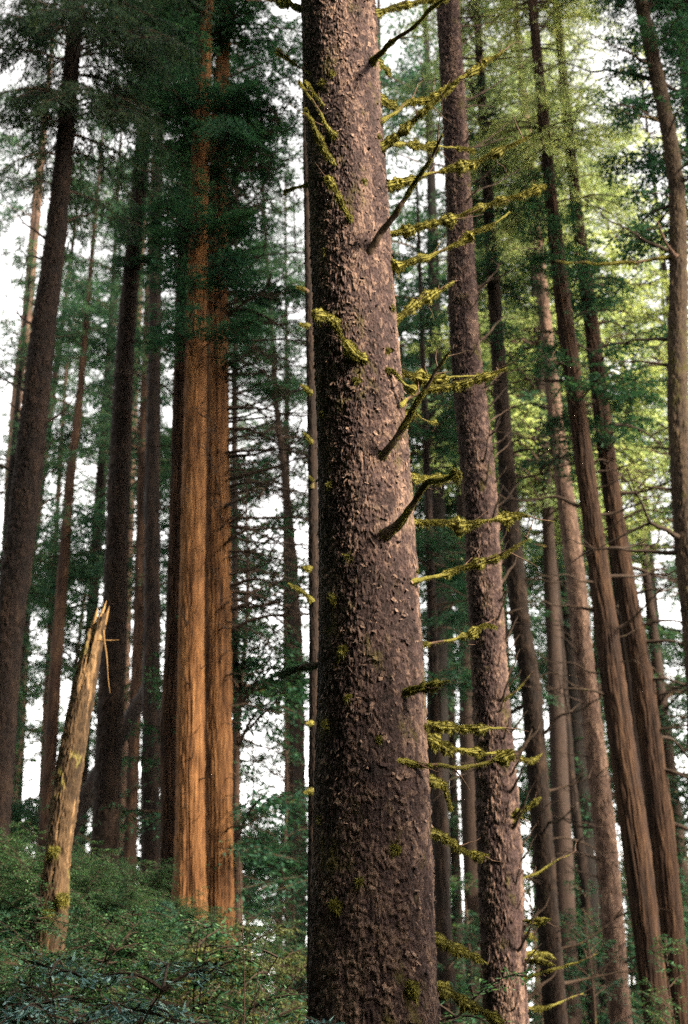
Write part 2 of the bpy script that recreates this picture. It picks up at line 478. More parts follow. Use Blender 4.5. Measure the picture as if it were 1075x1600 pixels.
def twig_variant(seed, fork=3, droop=0.0, sweep=0.15, r=0.0125):
    """a dead branch one metre long along +X"""
    rng = np.random.default_rng(seed)
    n = 14; t = np.linspace(0, 1, n)
    P = np.stack((t, sweep * (t ** 1.6) * rng.normal(0, 1) + 0.025 * vnoise(t * 5, seed, 0, seed), droop * t * t + 0.03 * vnoise(t * 4, seed + 9, 0, seed)), 1)
    b = MB()
    b.tube(P, r * (1 - 0.75 * t) ** (2.4 if r < 0.02 else 1.0) + 0.0022, 6, a=0.4)
    for k in range(fork):
        i = int(rng.integers(4, n - 2)); s = rng.choice((-1, 1)); l = 0.15 + 0.3 * rng.random()
        u = np.linspace(0, 1, 6)[:, None]
        d = np.array((0.8, s * (0.4 + 0.5 * rng.random()), rng.normal(0, 0.35)))
        Q = P[i] + u * l * d + np.array((0, 0, -0.08 * l)) * u ** 2
        b.tube(Q, 0.0055 * (1 - u[:, 0]) + 0.0014, 4)
    return b.mesh('branch', [M['twig']])
TWIG_UP = [twig_variant(i, i % 3 + 1, 0.12 + 0.10 * (i % 3)) for i in range(5)]
TWIG_DOWN = [twig_variant(20 + i, 5 + i % 4, (-0.05, -0.25, 0.12, -0.35)[i % 4], 0.2) for i in range(8)]
STUB = [twig_variant(40 + i, i % 2, 0.15, 0.05, 0.055 - 0.008 * i) for i in range(4)]

def add_twig(tree, ax, z, az, elev, L, pool, rng, thick=1.0, name='branch'):
    """az measured from +X (picture right) towards +Y (away from the camera)"""
    o = link(name, pool[int(rng.integers(len(pool)))], tree)
    r = float(ax.rad(z)) * 0.9
    b0 = ax.base()
    o.location = (float(ax.c(z)) - b0[0] + r * math.cos(az), r * math.sin(az), z - b0[2])
    o.rotation_euler = (0, -elev, az)
    o.scale = (L, L * thick, L * thick)
    return o

# ------------------------------------------------------------------ foliage
def spray(b, P, seed, ns, ls, leaf, wleaf, spacing, t0=0.2, droop=0.25, m_leaf=1, m_wood=0, ang=58, hang=0.0, twigs=True):
    """flat sprays of leaflets on both sides of the limb P"""
    rng = np.random.default_rng(seed)
    n = len(P)
    T = norm(np.gradient(P, axis=0))
    ts = t0 + (1 - t0) * np.sort(rng.random(ns)) ** 0.9
    idx = ts * (n - 1); i0 = np.clip(idx.astype(int), 0, n - 2); f = (idx - i0)[:, None]
    O = P[i0] * (1 - f) + P[i0 + 1] * f
    Tn = T[i0]
    up = np.array((0, 0, 1.0))
    lat = norm(np.cross(Tn, up) + 1e-6)
    side = np.where(np.arange(ns) % 2 == 0, 1.0, -1.0)[:, None]
    a = np.radians(ang + rng.normal(0, 12, ns))[:, None]
    d = np.cos(a) * Tn + np.sin(a) * side * lat
    d[:, 2] += rng.normal(-droop, 0.22, ns)
    d = norm(d)
    l = ls * (0.35 + 0.65 * (1 - ((ts - t0) / (1 - t0)) ** 1.5)) * (0.55 + 0.75 * rng.random(ns))
    if twigs:
        b.leaves(O, d, np.tile(up, (ns, 1)) + rng.normal(0, 0.4, (ns, 3)), l * 0.9, np.full(ns, 0.010), m_wood)
    K = np.maximum(3, (l / spacing).astype(int))
    K = np.concatenate((K, [max(4, int(np.linalg.norm(P[-1] - P[0]) * (1 - t0) / spacing))]))
    rep = np.repeat(np.arange(ns), K[:-1])
    off = np.arange(len(rep)) - np.repeat(np.cumsum(K[:-1]) - K[:-1], K[:-1])
    u = (off + rng.random(len(rep))) / np.repeat(K[:-1], K[:-1])
    sag = -0.22 * (u * l[rep]) ** 2 / np.maximum(l[rep], 0.05)
    B = O[rep] + d[rep] * (u * l[rep])[:, None]
    B[:, 2] += sag
    nr = np.tile(up, (len(rep), 1)) + rng.normal(0, 0.35, (len(rep), 3))
    s2 = np.where(off % 2 == 0, 1.0, -1.0)[:, None]
    lat2 = norm(np.cross(d[rep], nr))
    d2 = 0.62 * d[rep] + 0.72 * s2 * lat2 + rng.normal(0, 0.16, (len(rep), 3))
    d2[:, 2] -= hang * (0.4 + rng.random(len(rep)))
    ll = leaf * (0.55 + 0.8 * rng.random(len(rep))) * (1.1 - 0.5 * u)
    b.leaves(B, d2, nr, ll, wleaf * (0.7 + 0.6 * rng.random(len(rep))), m_leaf)

def crown(name, seed, H, rad, nb, leafm, leaf=0.085, wleaf=0.020, spacing=0.042, sec=13, droop=0.5, e0=(0.05, 0.35), top=0.25, hang=0.15,
          clump=0.5, inner=0.15, bald=0.12, woodm=None):
    """a conifer crown: tiers of drooping limbs from z=0 to z=H; limbs are grouped unevenly, some are missing"""
    rng = np.random.default_rng(seed)
    b = MB()
    z = np.sort(rng.random(nb)) ** 1.0 * H
    z = z + clump * np.sin(z * 2.1 + seed)
    az = rng.random(nb) * 2 * np.pi
    for k in range(nb):
        u = np.clip(z[k] / H, 0, 1)
        if rng.random() < bald: continue
        L = rad * ((1 - u) ** 0.75 * (1 - top) + top * (1 - u)) * (0.55 + 0.6 * rng.random()) + 0.25
        if u < 0.12: L *= 0.6 + 0.4 * rng.random()
        e = rng.uniform(*e0) + 0.5 * u
        n = 12; t = np.linspace(0, 1, n)
        wig = 0.12 * vnoise(t * 3, k, 0, seed)
        A = az[k] + wig
        dr = droop * (0.5 + rng.random()) * (1 - 0.5 * u)
        P = np.stack((np.cos(A) * L * t, np.sin(A) * L * t, z[k] + L * (math.tan(e) * t - dr * t ** 2 + 0.28 * dr * t ** 3)), 1)
        b.tube(P, 0.011 * L ** 0.8 * (1 - t) ** 0.8 + 0.004, 5, 0)
        spray(b, P, seed * 131 + k, max(6, int(sec * L)), 0.30 * L + 0.12, leaf, wleaf, spacing, inner + 0.1 * rng.random(), 0.22, 1, 0, 58, hang)
    return b.mesh(name, [woodm or M['limb'], leafm], smooth=False)

def bush(name, seed, H, rad, nst, leafm, leaf=0.04, wleaf=0.014, spacing=0.022, limbs=9, hang=0.1, arch=0.5):
    """an understory shrub or sapling clump: arching stems that carry flat sprays"""
    rng = np.random.default_rng(seed)
    b = MB()
    for k in range(nst):
        a = rng.random() * 2 * np.pi; lean = rad * (0.25 + 0.75 * rng.random()); h = H * (0.40 + 0.75 * rng.random())
        n = 14; t = np.linspace(0, 1, n)
        o = np.array((math.cos(a), math.sin(a), 0)) * rad * 0.15
        P = o + np.stack((np.cos(a + 0.3 * t) * lean * t ** 1.6, np.sin(a + 0.3 * t) * lean * t ** 1.6, h * (t * 1.15 - arch * 0.5 * t ** 2.5) - 0.15), 1)
        b.tube(P, 0.006 * (1 - t) + 0.002, 5, 0)
        for q in range(limbs):
            i = int(rng.integers(3, n)); s = rng.random() * 2 * np.pi
            L = (0.22 + 0.5 * rng.random()) * (1.15 - 0.65 * i / n) * (0.45 + 0.35 * H)
            u = np.linspace(0, 1, 8)
            Q = P[i] + np.stack((np.cos(s) * L * u, np.sin(s) * L * u, L * (1.0 * rng.random() * u - 0.5 * u ** 2)), 1)
            b.tube(Q, 0.004 * (1 - u) + 0.0015, 4, 0)
            spray(b, Q, seed * 977 + k * 41 + q, max(10, int(46 * L)), 0.34 * L + 0.06, leaf, wleaf, spacing, 0.05, 0.12, 1, 0, 55, hang)
    return b.mesh(name, [M['twig'], leafm], smooth=False)

CROWN = {
    'hemlock': [crown('crown', 100 + i, 13, 2.5, 120, M['hemlock'], 0.10, 0.034, 0.034, sec=21) for i in range(3)],
    'spruce': [crown('crown', 200 + i, 13, 2.6, 120, M['spruce_needles'], 0.11, 0.026, 0.030, sec=21, droop=0.75, hang=0.75) for i in range(2)],
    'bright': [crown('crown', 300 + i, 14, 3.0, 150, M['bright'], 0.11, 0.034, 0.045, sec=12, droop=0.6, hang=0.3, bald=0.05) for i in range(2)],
    'far': [crown('crown', 400 + i, 15, 2.9, 95, M['far_leaf'], 0.14, 0.050, 0.055, sec=15, bald=0.2, clump=0.9) for i in range(4)],
    'fine': [crown('crown', 250, 11, 2.4, 70, M['spruce_needles'], 0.030, 0.0065, 0.010, sec=26, droop=0.8, hang=0.8)],
    'young': [crown('crown', 500 + i, 5.0, 1.5, 80, (M['hemlock'], M['shrub'], M['far_leaf'])[i], 0.075, 0.026, 0.030, sec=30, droop=0.35, hang=0.15, bald=0.05) for i in range(3)],
}
FEW = {  # a few leafy limbs sprouting from a bare trunk
    'hemlock': [crown('crown', 600 + i, 4.0, 1.1, 40, M['hemlock'], 0.085, 0.03, 0.030, sec=26, top=1.0, droop=0.3, clump=0.3) for i in range(2)],
}

TREES = {}
def add_crown(tree, ax, me, z, scale, rot, zs=None, sx=None):
    o = link('crown', me, tree)
    b0 = ax.base()
    o.location = (float(ax.c(z)) - b0[0], 0, z - b0[2])
    dx = float(ax.c(z + 3) - ax.c(z)) / 3
    o.rotation_euler = (0, math.atan(dx), 0)
    o.rotation_euler = (Matrix.Rotation(math.atan(dx), 3, 'Y') @ Matrix.Rotation(rot, 3, 'Z')).to_euler()
    o.scale = (scale, scale, zs or scale)
    return o

def zpix(py, D):
    return float(at(537, py, D)[0][2])

def make_tree(key, name, label, cat, D, pts, H, bark, kind, seed, crowns=(), sides=40, dz=0.035, cell=(0.05, 0.07), depth=1.0, group=None, extra=None):
    ax = Axis(pts, D, H)
    t = thing(name, label, cat, ax.base(), group)
    zt = zpix(-60, D)
    b, m = trunk_mesh('trunk', ax, M[bark], kind, seed, sides, dz, ax.z[0], zt, extra, cell, depth)
    link('trunk', b.mesh('trunk', [m], tone=True), t)
    for fam, py, sc, vs in crowns:
        pool = (FEW if fam == 'few' else CROWN)['hemlock' if fam == 'few' else fam]
        add_crown(t, ax, pool[seed % len(pool)], zpix(py, D), sc, seed * 1.7, vs)
    TREES[key] = (t, ax)
    return t, ax

def branch_maker(t, ax, D):
    b0 = ax.base()
    def branch(pts, rpx, moss=((0, 1), (1, 1)), d0=None, d1=0.0, seed=0, bare=False, thick=0.0165, label=None, forks=0, mat='limb'):
        """pts: photograph pixels from the trunk outwards; d0/d1: metres nearer (-) or further (+) than the trunk axis at root and tip"""
        rng = np.random.default_rng(900 + seed)
        P = []
        for i, (px, py) in enumerate(pts):
            f = i / (len(pts) - 1)
            if i == 0 and d0 is None:
                p, tt = at(px, py, D)
                off = p[0] - float(ax.c(p[2])); rr = float(ax.rad(p[2]))
                s0 = math.sqrt(max(rr * rr - off * off, 0.0))
                d0 = -s0 * 0.96 if d1 < 0.15 else s0 * 0.3
            d = d0 * (1 - f) + d1 * f
            P.append(at(px, py, D + d)[0] - b0)
        P = np.array(P)
        if abs(P[1, 0]) > 0:   # start a little inside the bark
            P = np.concatenate(([P[0] + (np.array((float(ax.c(P[0][2] + b0[2])) - b0[0], 0, P[0][2] - 0.01)) - P[0]) * 0.15], P))
        L = np.linalg.norm(np.diff(P, axis=0), axis=1).sum()
        n = max(16, int(L / 0.018))
        P = smooth_path(P, n)
        tt = np.linspace(0, 1, n)
        P = P + np.stack([0.011 * vnoise(tt * L * 6, seed, k, seed + k) + 0.004 * vnoise(tt * L * 17, seed, k, seed + k) for k in range(3)], 1) * np.minimum(1, tt * 6)[:, None]
        r0 = 0.74 * rpx * 1.06 * D / FPX
        rad = r0 * (1 - 0.72 * tt) * (1 + 0.16 * vnoise(tt * L * 14, seed, 0, seed)) + 0.9 * r0 * np.exp(-tt * L / 0.035)
        bb = MB()
        bb.tube(P, rad, 9, bump=0.2, seed=seed, a=np.repeat(0.4 + 0.3 * vnoise(tt * 20, seed, 0, 4), 9))
        for k in range(forks + (0 if bare else int(1 + 4 * L))):
            i = min(n - 1, int(n * (0.25 + 0.78 * rng.random()))); u = np.linspace(0, 1, 9)[:, None]; l = (0.03 + 0.20 * rng.random() ** 1.6) * min(1, L * 1.6)
            dd = norm(np.gradient(P, axis=0))[i] * 0.8 + rng.normal(0, 0.55, 3)
            kink = 0.012 * np.stack([vnoise(u[:, 0] * 4, seed + k, q, seed) for q in range(3)], 1) * u
            bb.tube(P[i] + u * l * dd + kink + np.array((0, 0, 0.3 * l * rng.normal(0, 0.6))) * u ** 2, 0.0042 * (1 - u[:, 0]) + 0.0011, 4)
        o = link('branch', bb.mesh('branch', [M[mat]], tone=True), t)
        if label: o['label'] = label
        if not bare:
            link('moss', moss_mesh(P, rad, moss, seed + 50, thick).mesh('moss', [M['moss']], smooth=False), o)
        return o
    return branch

# ------------------------------------------------------------------ the big mossy spruce in focus
MAIN_D = 7.0
MAIN_PTS = [(584, 1600, 206), (581, 1300, 186), (578, 1000, 160), (568, 700, 143), (557, 540, 133), (540, 250, 119), (527, 0, 113)]
def build_main():
    ax = Axis(MAIN_PTS, MAIN_D, 27)
    t = thing('mossy_spruce', 'thick scaly barked trunk in sharp focus, bristling with moss covered branches', 'tree', ax.base())
    b0 = ax.base()
    def knots(Z, PH, rr, tone, zs):
        # smooth and rough areas, furrows that deepen towards the foot, swollen knots and old branch scars
        cx, cy = np.cos(PH), np.sin(PH)
        mean = rr.mean(1, keepdims=True)
        rough = 0.75 + 0.65 * fbm(cx * 2.2, cy * 2.2, Z * 1.3, 61, 3)
        rr = mean + (rr - mean) * np.clip(rough, 0.65, 1.5)
        foot = np.clip((4.6 - Z) / 3.0, 0, 1)
        fur = 1 - np.abs(fbm(cx * 9, cy * 9, Z * 2.6, 62, 3))
        rr = rr + foot * 0.012 * (fur - 0.75); tone = tone + foot * 0.22 * (fur - 0.75)
        g = np.random.default_rng(6)
        for _ in range(46):
            kz, kp = g.uniform(1.8, 9.2), g.uniform(-PI, 0.2); w = g.uniform(0.012, 0.034)
            dp = (np.mod(PH - kp + PI, 2 * PI) - PI) * mean
            q = np.sqrt(dp ** 2 + ((Z - kz) * 0.8) ** 2) / w
            rr = rr + w * 0.50 * np.exp(-(q * 0.8) ** 2) - w * 0.75 * np.exp(-(q * 2.4) ** 2)
            tone = tone - 0.4 * np.exp(-(q * 1.6) ** 2)
        return rr, tone + 0.12 * fbm(cx * 1.6, cy * 1.6, Z * 0.9, 63, 3)
    b, m = trunk_mesh('trunk', ax, M['spruce'], 'scaly', 3, 520, 0.0058, 1.7, 9.3, extra=knots, cell=(0.025, 0.038), depth=0.80)
    # loose bark flakes that curl away from the trunk
    rng = np.random.default_rng(8)
    n = 4400
    z = rng.uniform(1.7, 9.3, n); ph = rng.uniform(-math.pi, 0.25, n)
    keep = vnoise(np.cos(ph) * 3, np.sin(ph) * 3, z * 1.7, 55) + 0.5 * rng.normal(0, 1, n) > 0.05
    z, ph = z[keep], ph[keep]; n = len(z)
    r = ax.rad(z) + 0.003
    o = np.stack((ax.c(z) + r * np.cos(ph) - b0[0], r * np.sin(ph), z - b0[2]), -1)
    rad_d = np.stack((np.cos(ph), np.sin(ph), 0 * ph), -1); tan_d = np.stack((-np.sin(ph), np.cos(ph), 0 * ph), -1)
    upv = np.array((0, 0, 1.0))
    w = 0.006 + 0.032 * rng.random(n) ** 2.4; h = 0.006 + 0.022 * rng.random(n) ** 2; lift = 0.002 + 0.013 * rng.random(n) ** 2
    rot = rng.normal(0, 0.5, n)[:, None]
    a1 = np.cos(rot) * tan_d + np.sin(rot) * upv; a2 = -np.sin(rot) * tan_d + np.cos(rot) * upv
    sgn = np.where(rng.random(n) < 0.75, -1.0, 1.0)[:, None]
    jit = lambda: (0.75 + 0.5 * rng.random(n))[:, None]
    rows = []
    for rr_ in (0.0, 0.55, 1.0):
        for cc in (-0.5, 0.0, 0.5):
            wob = 1.0 if rr_ == 0 else jit()
            narrow = 1.0 - 0.35 * rr_ * abs(cc) * 2
            rows.append(o + a1 * (cc * w)[:, None] * narrow * wob + a2 * sgn * (rr_ * h)[:, None] * wob + rad_d * (lift * rr_ ** 1.5 * (1 - 0.5 * abs(cc)) - 0.002 * (rr_ == 0))[:, None])
    V = np.stack(rows, 1)
    q = np.array([(0, 1, 4, 3), (1, 2, 5, 4), (3, 4, 7, 6), (4, 5, 8, 7)])
    Q = (np.arange(n)[:, None, None] * 9 + q[None]).reshape(-1, 4)
    b.add(V, Q, 0, np.repeat(np.clip(0.72 + 0.28 * rng.normal(0, 1, n), 0.2, 1.0), 9))
    link('trunk', b.mesh('trunk', [m], tone=True), t)
    add_crown(t, ax, CROWN['fine'][0], 10.6, 1.15, 0.4, 1.3)

    branch = branch_maker(t, ax, MAIN_D)
    full = ((0, 0.7), (0.1, 1), (0.9, 0.9), (1, 0.6))
    thin = ((0, 0.3), (0.5, 0.45), (1, 0.2))
    B = branch
    B([(585, 23), (624, 10), (659, 0), (715, -8)], 4.5, full, d1=0.15, seed=1)
    B([(581, 98), (608, 70), (659, 29), (700, -4)], 7.0, ((0, .9), (.1, .35), (1, .25)), d1=-0.75, seed=2, mat='twig', label='dark bare branch pointing up and towards the viewer')
    B([(588, 98), (600, 108), (612, 118)], 4.5, full, d1=0.25, seed=3, label='short mossy branch stub')
    B([(592, 154), (612, 160), (626, 167)], 4.5, full, d1=0.3, seed=4)
    B([(592, 193), (616, 180), (635, 164), (670, 156), (690, 146), (721, 121), (749, 104), (788, 78)], 4.6, ((0, 1), (.5, 1), (.85, .7), (1, .2)), d1=0.1, seed=5, forks=3)
    B([(594, 230), (628, 203), (659, 180), (690, 148), (723, 117)], 5.0, ((0, .9), (.6, .8), (1, .3)), d1=-0.25, seed=6, forks=2)
    B([(606, 226), (651, 227), (674, 230), (741, 234)], 3.8, ((0, .9), (.3, 1.2), (.8, 1.1), (1, .8)), d1=0.55, seed=7)
    B([(606, 291), (659, 277), (713, 262), (772, 242), (827, 211)], 4.6, ((0, .8), (.2, 1), (.85, 1.1), (1, .5)), d1=0.2, seed=8)
    B([(575, 398), (612, 340), (643, 289), (674, 242), (690, 211)], 8.5, thin, d1=-0.7, seed=9, mat='twig', forks=2, thick=.006, label='bare dark spike of a branch jutting up and forward')
    B([(610, 365), (659, 354), (713, 340), (772, 320), (852, 289)], 4.6, full, d1=0.2, seed=10, forks=2)
    B([(610, 420), (659, 402), (713, 379), (752, 359), (797, 330)], 4.4, full, d1=0.1, seed=11, forks=1)
    B([(614, 504), (643, 480), (670, 461), (708, 440)], 4.0, ((0, .9), (.7, .8), (1, .2)), d1=0.25, seed=12, forks=3)
    B([(489, 113), (463, 102), (436, 84)], 2.6, full, d1=0.1, seed=13)
    B([(524, 213), (506, 188), (483, 152), (465, 125)], 4.5, ((0, 1.2), (1, 1.1)), d1=-0.75, seed=14, label='moss thick branch curving up across the bark on the shaded side')
    B([(526, 260), (506, 230), (491, 195), (479, 172)], 4.2, ((0, .8), (1, 1)), d1=-0.65, seed=15)
    B([(508, 165), (495, 148), (475, 125)], 3.4, full, d1=-0.4, seed=16)
    B([(547, 344), (534, 324), (520, 291), (512, 278)], 3.4, full, d1=-0.55, seed=17)
    B([(482, 287), (462, 291), (446, 299)], 3.0, full, d1=0.3, seed=18)
    B([(472, 15), (445, 4), (410, -10)], 4.2, full, d1=0.1, seed=19)
    B([(570, 562), (552, 550), (535, 525), (518, 497), (508, 492), (490, 492)], 3.6, ((0, 1.4), (.3, 1), (1, .9)), d1=-0.5, seed=20, label='mossy branch rising over the bark and bending flat at its tip')
    B([(622, 638), (640, 622), (657, 614), (714, 603), (758, 588), (793, 575)], 4.6, ((0, .8), (.7, .8), (.9, .7), (1, .2)), d1=0.0, seed=21, forks=2)
    B([(598, 577), (618, 580), (634, 602), (652, 614)], 3.0, full, d1=-0.2, seed=22)
    B([(626, 580), (662, 594), (692, 590), (736, 590), (760, 585)], 4.0, ((0, 1.1), (.5, 1.3), (.58, .1), (.85, .1), (.9, .9), (1, .5)), d1=0.3, seed=23)
    B([(594, 717), (622, 682), (644, 642), (662, 607), (684, 575), (705, 551)], 9.0, ((0, .6), (.3, .5), (1, .05)), d1=-0.6, seed=24, mat='twig', forks=2, thick=.007, label='long bare branch pointing up and towards the viewer, moss only at its foot')
    B([(640, 648), (655, 654), (681, 661)], 2.6, full, d1=0.3, seed=25)
    B([(598, 839), (627, 809), (649, 778), (666, 752), (688, 750), (719, 745)], 11.0, ((0, .3), (.2, .08), (.4, .3), (.55, 1.3), (.75, 1.5), (1, 1.1)), d1=-0.6, seed=26, mat='twig', label='stout elbow shaped branch with moss on its bend')  # here and on the bare branches above, dark wood stands in for shade
    B([(644, 747), (675, 747), (712, 744)], 3.6, full, d1=0.35, seed=27)
    B([(649, 817), (692, 817), (736, 815), (780, 811), (810, 806), (867, 814)], 3.6, ((0, 1), (.45, 1.3), (.52, .3), (.6, .3), (.68, 1.5), (.78, 1.2), (.84, .05), (1, 0)), d1=0.2, seed=28, forks=1)
    B([(642, 911), (675, 905), (727, 887), (780, 868), (823, 844)], 4.2, ((0, .8), (.8, 1), (1, .2)), d1=0.05, seed=29, forks=4)
    B([(653, 1005), (701, 999), (736, 988), (762, 975), (777, 981)], 3.8, full, d1=0.2, seed=30)
    B([(628, 1084), (664, 1075), (706, 1066)], 4.2, full, d1=-0.35, seed=31)
    B([(658, 1129), (700, 1135), (760, 1137), (790, 1140)], 3.4, ((0, .9), (.7, 1), (.8, .1), (1, .1)), d1=0.25, seed=32)
    B([(664, 1148), (694, 1168), (730, 1171), (766, 1177), (800, 1172)], 3.2, ((0, .9), (.3, 1.3), (.4, .2), (.55, .4), (.7, 1.6), (1, .8)), d1=0.35, seed=33)
    B([(613, 1189), (640, 1190), (670, 1195), (718, 1204), (766, 1189), (804, 1174)], 5.6, ((0, .7), (.2, .9), (1, .9)), d1=-0.1, seed=34, label='long mossy branch from the front of the bark, sagging then rising')
    B([(668, 1218), (694, 1224), (707, 1266)], 3.2, full, d1=0.3, seed=35)
    B([(671, 1300), (712, 1324), (762, 1340)], 3.6, full, d1=0.3, seed=36)
    B([(686, 1466), (724, 1486), (762, 1508)], 4.0, full, d1=0.35, seed=37)
    B([(688, 1540), (730, 1567), (784, 1594)], 4.4, full, d1=0.3, seed=38)
    o = B([(499, 1038), (470, 1042), (436, 1056)], 4.0, full, d1=0.35, seed=39, bare=True, mat='twig', label='grey lichen covered branch on the shaded side')
    link('lichen', moss_mesh(np.array([at(px, py, MAIN_D + d)[0] - b0 for px, py, d in ((494, 1039, .10), (480, 1041, .18), (466, 1043, .22), (452, 1048, .28), (436, 1056, .34))]),
         np.linspace(.012, .004, 5), ((0, .6), (1, 1)), 77, 0.012).mesh('lichen', [M['lichen']], smooth=False), o)
    # moss cushions that sit on knots of the bark
    for k, (px, py, s) in enumerate([(545, 900, 1.2), (545, 1113, 1.1), (557, 630, .8), (505, 165, 1.2), (520, 155, .8), (568, 320, .6), (590, 235, .7), (505, 665, .7), (615, 1345, .9), (640, 1556, 1.3), (535, 1040, .8),
                                     (512, 1150, .9), (500, 1290, 1.0), (525, 1430, 1.1), (655, 900, .7), (668, 1140, .6), (604, 575, .7), (560, 1395, .7), (515, 780, .6), (522, 960, .6), (508, 420, .6), (590, 1180, .6), (612, 500, .6)]):
        p, tt = at(px, py, MAIN_D)
        off = p[0] - float(ax.c(p[2])); rr = float(ax.rad(p[2])); off = max(-rr * .97, min(rr * .97, off))
        yy = -math.sqrt(rr * rr - off * off)
        c = np.array((float(ax.c(p[2])) + off, MAIN_D + yy, p[2])) - b0
        nrm = np.array((off, yy, 0)) / rr
        w = 0.028 * s
        P = smooth_path(np.array((c - np.array((w, 0, 0)) * (abs(yy) / rr) - nrm * .004, c + nrm * 0.004 + np.array((0, 0, .006)), c + np.array((w, 0, 0)) * (abs(yy) / rr) - nrm * .004)) + np.array((0, 0, 0.4 * w)) * np.array((-1, 0, 1))[:, None] * (1 if k % 2 else -1), 12)
        link('moss_cushion', moss_mesh(P, np.full(12, .004), ((0, .2), (.5, 1.0), (1, .3)), 300 + k, 0.016 * s, 0.9, 90000, 0.018).mesh('moss', [M['moss']], smooth=False), t)
    TREES['main'] = (t, ax)
build_main()

# ------------------------------------------------------------------ the other trunks one can tell apart
rng = np.random.default_rng(2024)
def twigs(key, n, py0, py1, az, elev, L, pool, thick=1.0, seed=0, power=1.0):
    t, ax = TREES[key]
    g = np.random.default_rng(seed + 31)
    for k in range(n):
        py = py0 + (py1 - py0) * ((k + g.random()) / n) ** power
        z = zpix(py, ax.D)
        a = g.uniform(*az) if not isinstance(az, list) else g.uniform(*az[int(g.integers(len(az)))])
        add_twig(t, ax, z, a, g.uniform(*elev), g.uniform(*L), pool, g, thick)

# second spruce, right of the big one
make_tree('second', 'spruce_tree', 'slimmer flaky barked trunk right behind the mossy one, bristling with short dead stubs', 'tree', 12.0,
          [(790, 1600, 66), (780, 1300, 68), (765, 1060, 54), (748, 750, 52), (726, 540, 44), (714, 250, 37), (699, 0, 35)], 25, 'spruce', 'scaly', 5,
          [('fine', -190, 1.0, 1.0)], 220, 0.013, (0.045, 0.055), 1.3)
_t, _ax = TREES['second']
bm2 = branch_maker(_t, _ax, 12.0)
for k, pts in enumerate([[(716, 28), (750, 25), (795, 23)], [(718, 41), (760, 36), (807, 34)], [(713, 80), (740, 54), (770, 22)], [(725, 92), (776, 92), (862, 85)], [(729, 156), (772, 133), (805, 110)],
                         [(730, 166), (774, 166)], [(727, 225), (746, 190)], [(740, 232), (775, 208), (801, 189)], [(738, 231), (775, 220), (805, 211)], [(736, 290), (776, 258)], [(740, 302), (780, 285), (820, 260)],
                         [(748, 458), (764, 438), (782, 412)], [(750, 450), (785, 430), (822, 413)], [(754, 530), (790, 490)], [(758, 662), (780, 648), (808, 630)], [(762, 680), (796, 667)], [(758, 738), (778, 710), (800, 688)], [(752, 620), (768, 600), (792, 575)]]):
    bm2(pts, 2.4, d1=-0.3 if k % 3 == 0 else 0.25, seed=200 + k, bare=True, mat='twig', forks=k % 2)
for k, (pts, r) in enumerate([([(815, 1437), (838, 1438), (860, 1436)], 2.6), ([(818, 1492), (840, 1487), (868, 1500)], 3.0), ([(819, 1502), (845, 1498), (866, 1508)], 2.6), ([(820, 1576), (866, 1570), (912, 1550)], 2.6),
                              ([(816, 1530), (862, 1516), (935, 1492)], 2.4), ([(806, 1380), (846, 1362), (900, 1326)], 2.2), ([(800, 1275), (822, 1262), (845, 1245)], 2.8), ([(798, 1180), (826, 1190), (846, 1178)], 3.0),
                              ([(800, 1286), (815, 1278), (826, 1284)], 3.2), ([(812, 1458), (830, 1462), (838, 1470)], 2.6), ([(783, 1095), (806, 1080), (832, 1050)], 2.4)]):
    bm2(pts, r, ((0, .6), (.3, .9), (.8, .7), (1, .1)) if k not in (4, 5) else ((0, .3), (.5, .2), (1, 0)), d1=0.25 if k % 2 else -0.2, seed=240 + k, thick=0.012)
twigs('second', 46, 640, 1590, [(-1.3, -0.6), (-0.6, 0.4), (-0.6, 0.4)], (0.55, 0.95), (0.12, 0.42), STUB, 1.0, 1)
twigs('second', 14, 20, 700, [(-1.6, 0.9)], (0.2, 0.7), (0.25, 0.8), TWIG_UP, 1.2, 2)

# slim mossy trunk tight against the shaded side of the big one
make_tree('sliver', 'mossy_tree', 'very slim mossy trunk tight against the shaded left edge of the big trunk', 'tree', 11.0,
          [(489, 1600, 20), (491, 1250, 18), (492, 1050, 17), (489, 700, 16), (482, 400, 13), (478, 150, 11)], 14, 'dark_bark', 'scaly', 7, [], 60, 0.015)
_t, _ax = TREES['sliver']
bm3 = branch_maker(_t, _ax, 11.0)
for k, pts in enumerate([[(487, 762), (490, 750), (483, 742)], [(484, 888), (473, 884)], [(487, 940), (478, 928), (466, 918), (450, 911)], [(487, 1130), (478, 1133)], [(486, 612), (470, 600)], [(482, 510), (468, 505)], [(486, 690), (474, 676)], [(488, 1236), (472, 1240)], [(480, 456), (462, 446)]]):
    bm3(pts, 3.4, ((0, .9), (.6, 1.2), (1, .4)), d1=-0.1, seed=280 + k, thick=0.006)

# left side
make_tree('far_left', 'leaning_conifer', 'thick dark trunk at the left edge leaning right, its top buried in dark foliage', 'tree', 16.0,
          [(-10, 1300, 48), (0, 1150, 47), (11, 1000, 46), (31, 850, 45), (48, 700, 44), (67, 520, 38), (86, 380, 31), (95, 290, 28), (110, 120, 24)], 27, 'dark_bark', 'scaly', 11,
          [('spruce', 300, 0.55, 0.9), ('spruce', 210, 0.78, 1.0) ], 90, 0.025, (0.07, 0.12), 1.6)
twigs('far_left', 20, 290, 860, [(-0.7, 0.7), (PI - 0.7, PI + 0.7)], (0.2, 0.7), (0.25, 1.0), TWIG_UP, 1.6, 3)
make_tree('far_pale', 'conifer_trunk', 'pale pinkish slender trunk behind the leaning dark trunk at the left edge', 'tree', 36.0,
          [(5, 1000, 18), (18, 720, 17), (27, 610, 17), (41, 510, 16), (58, 310, 15)], 34, 'pale_bark', 'plain', 13, [('far', 330, 0.9, 1.0)], 24, 0.10)
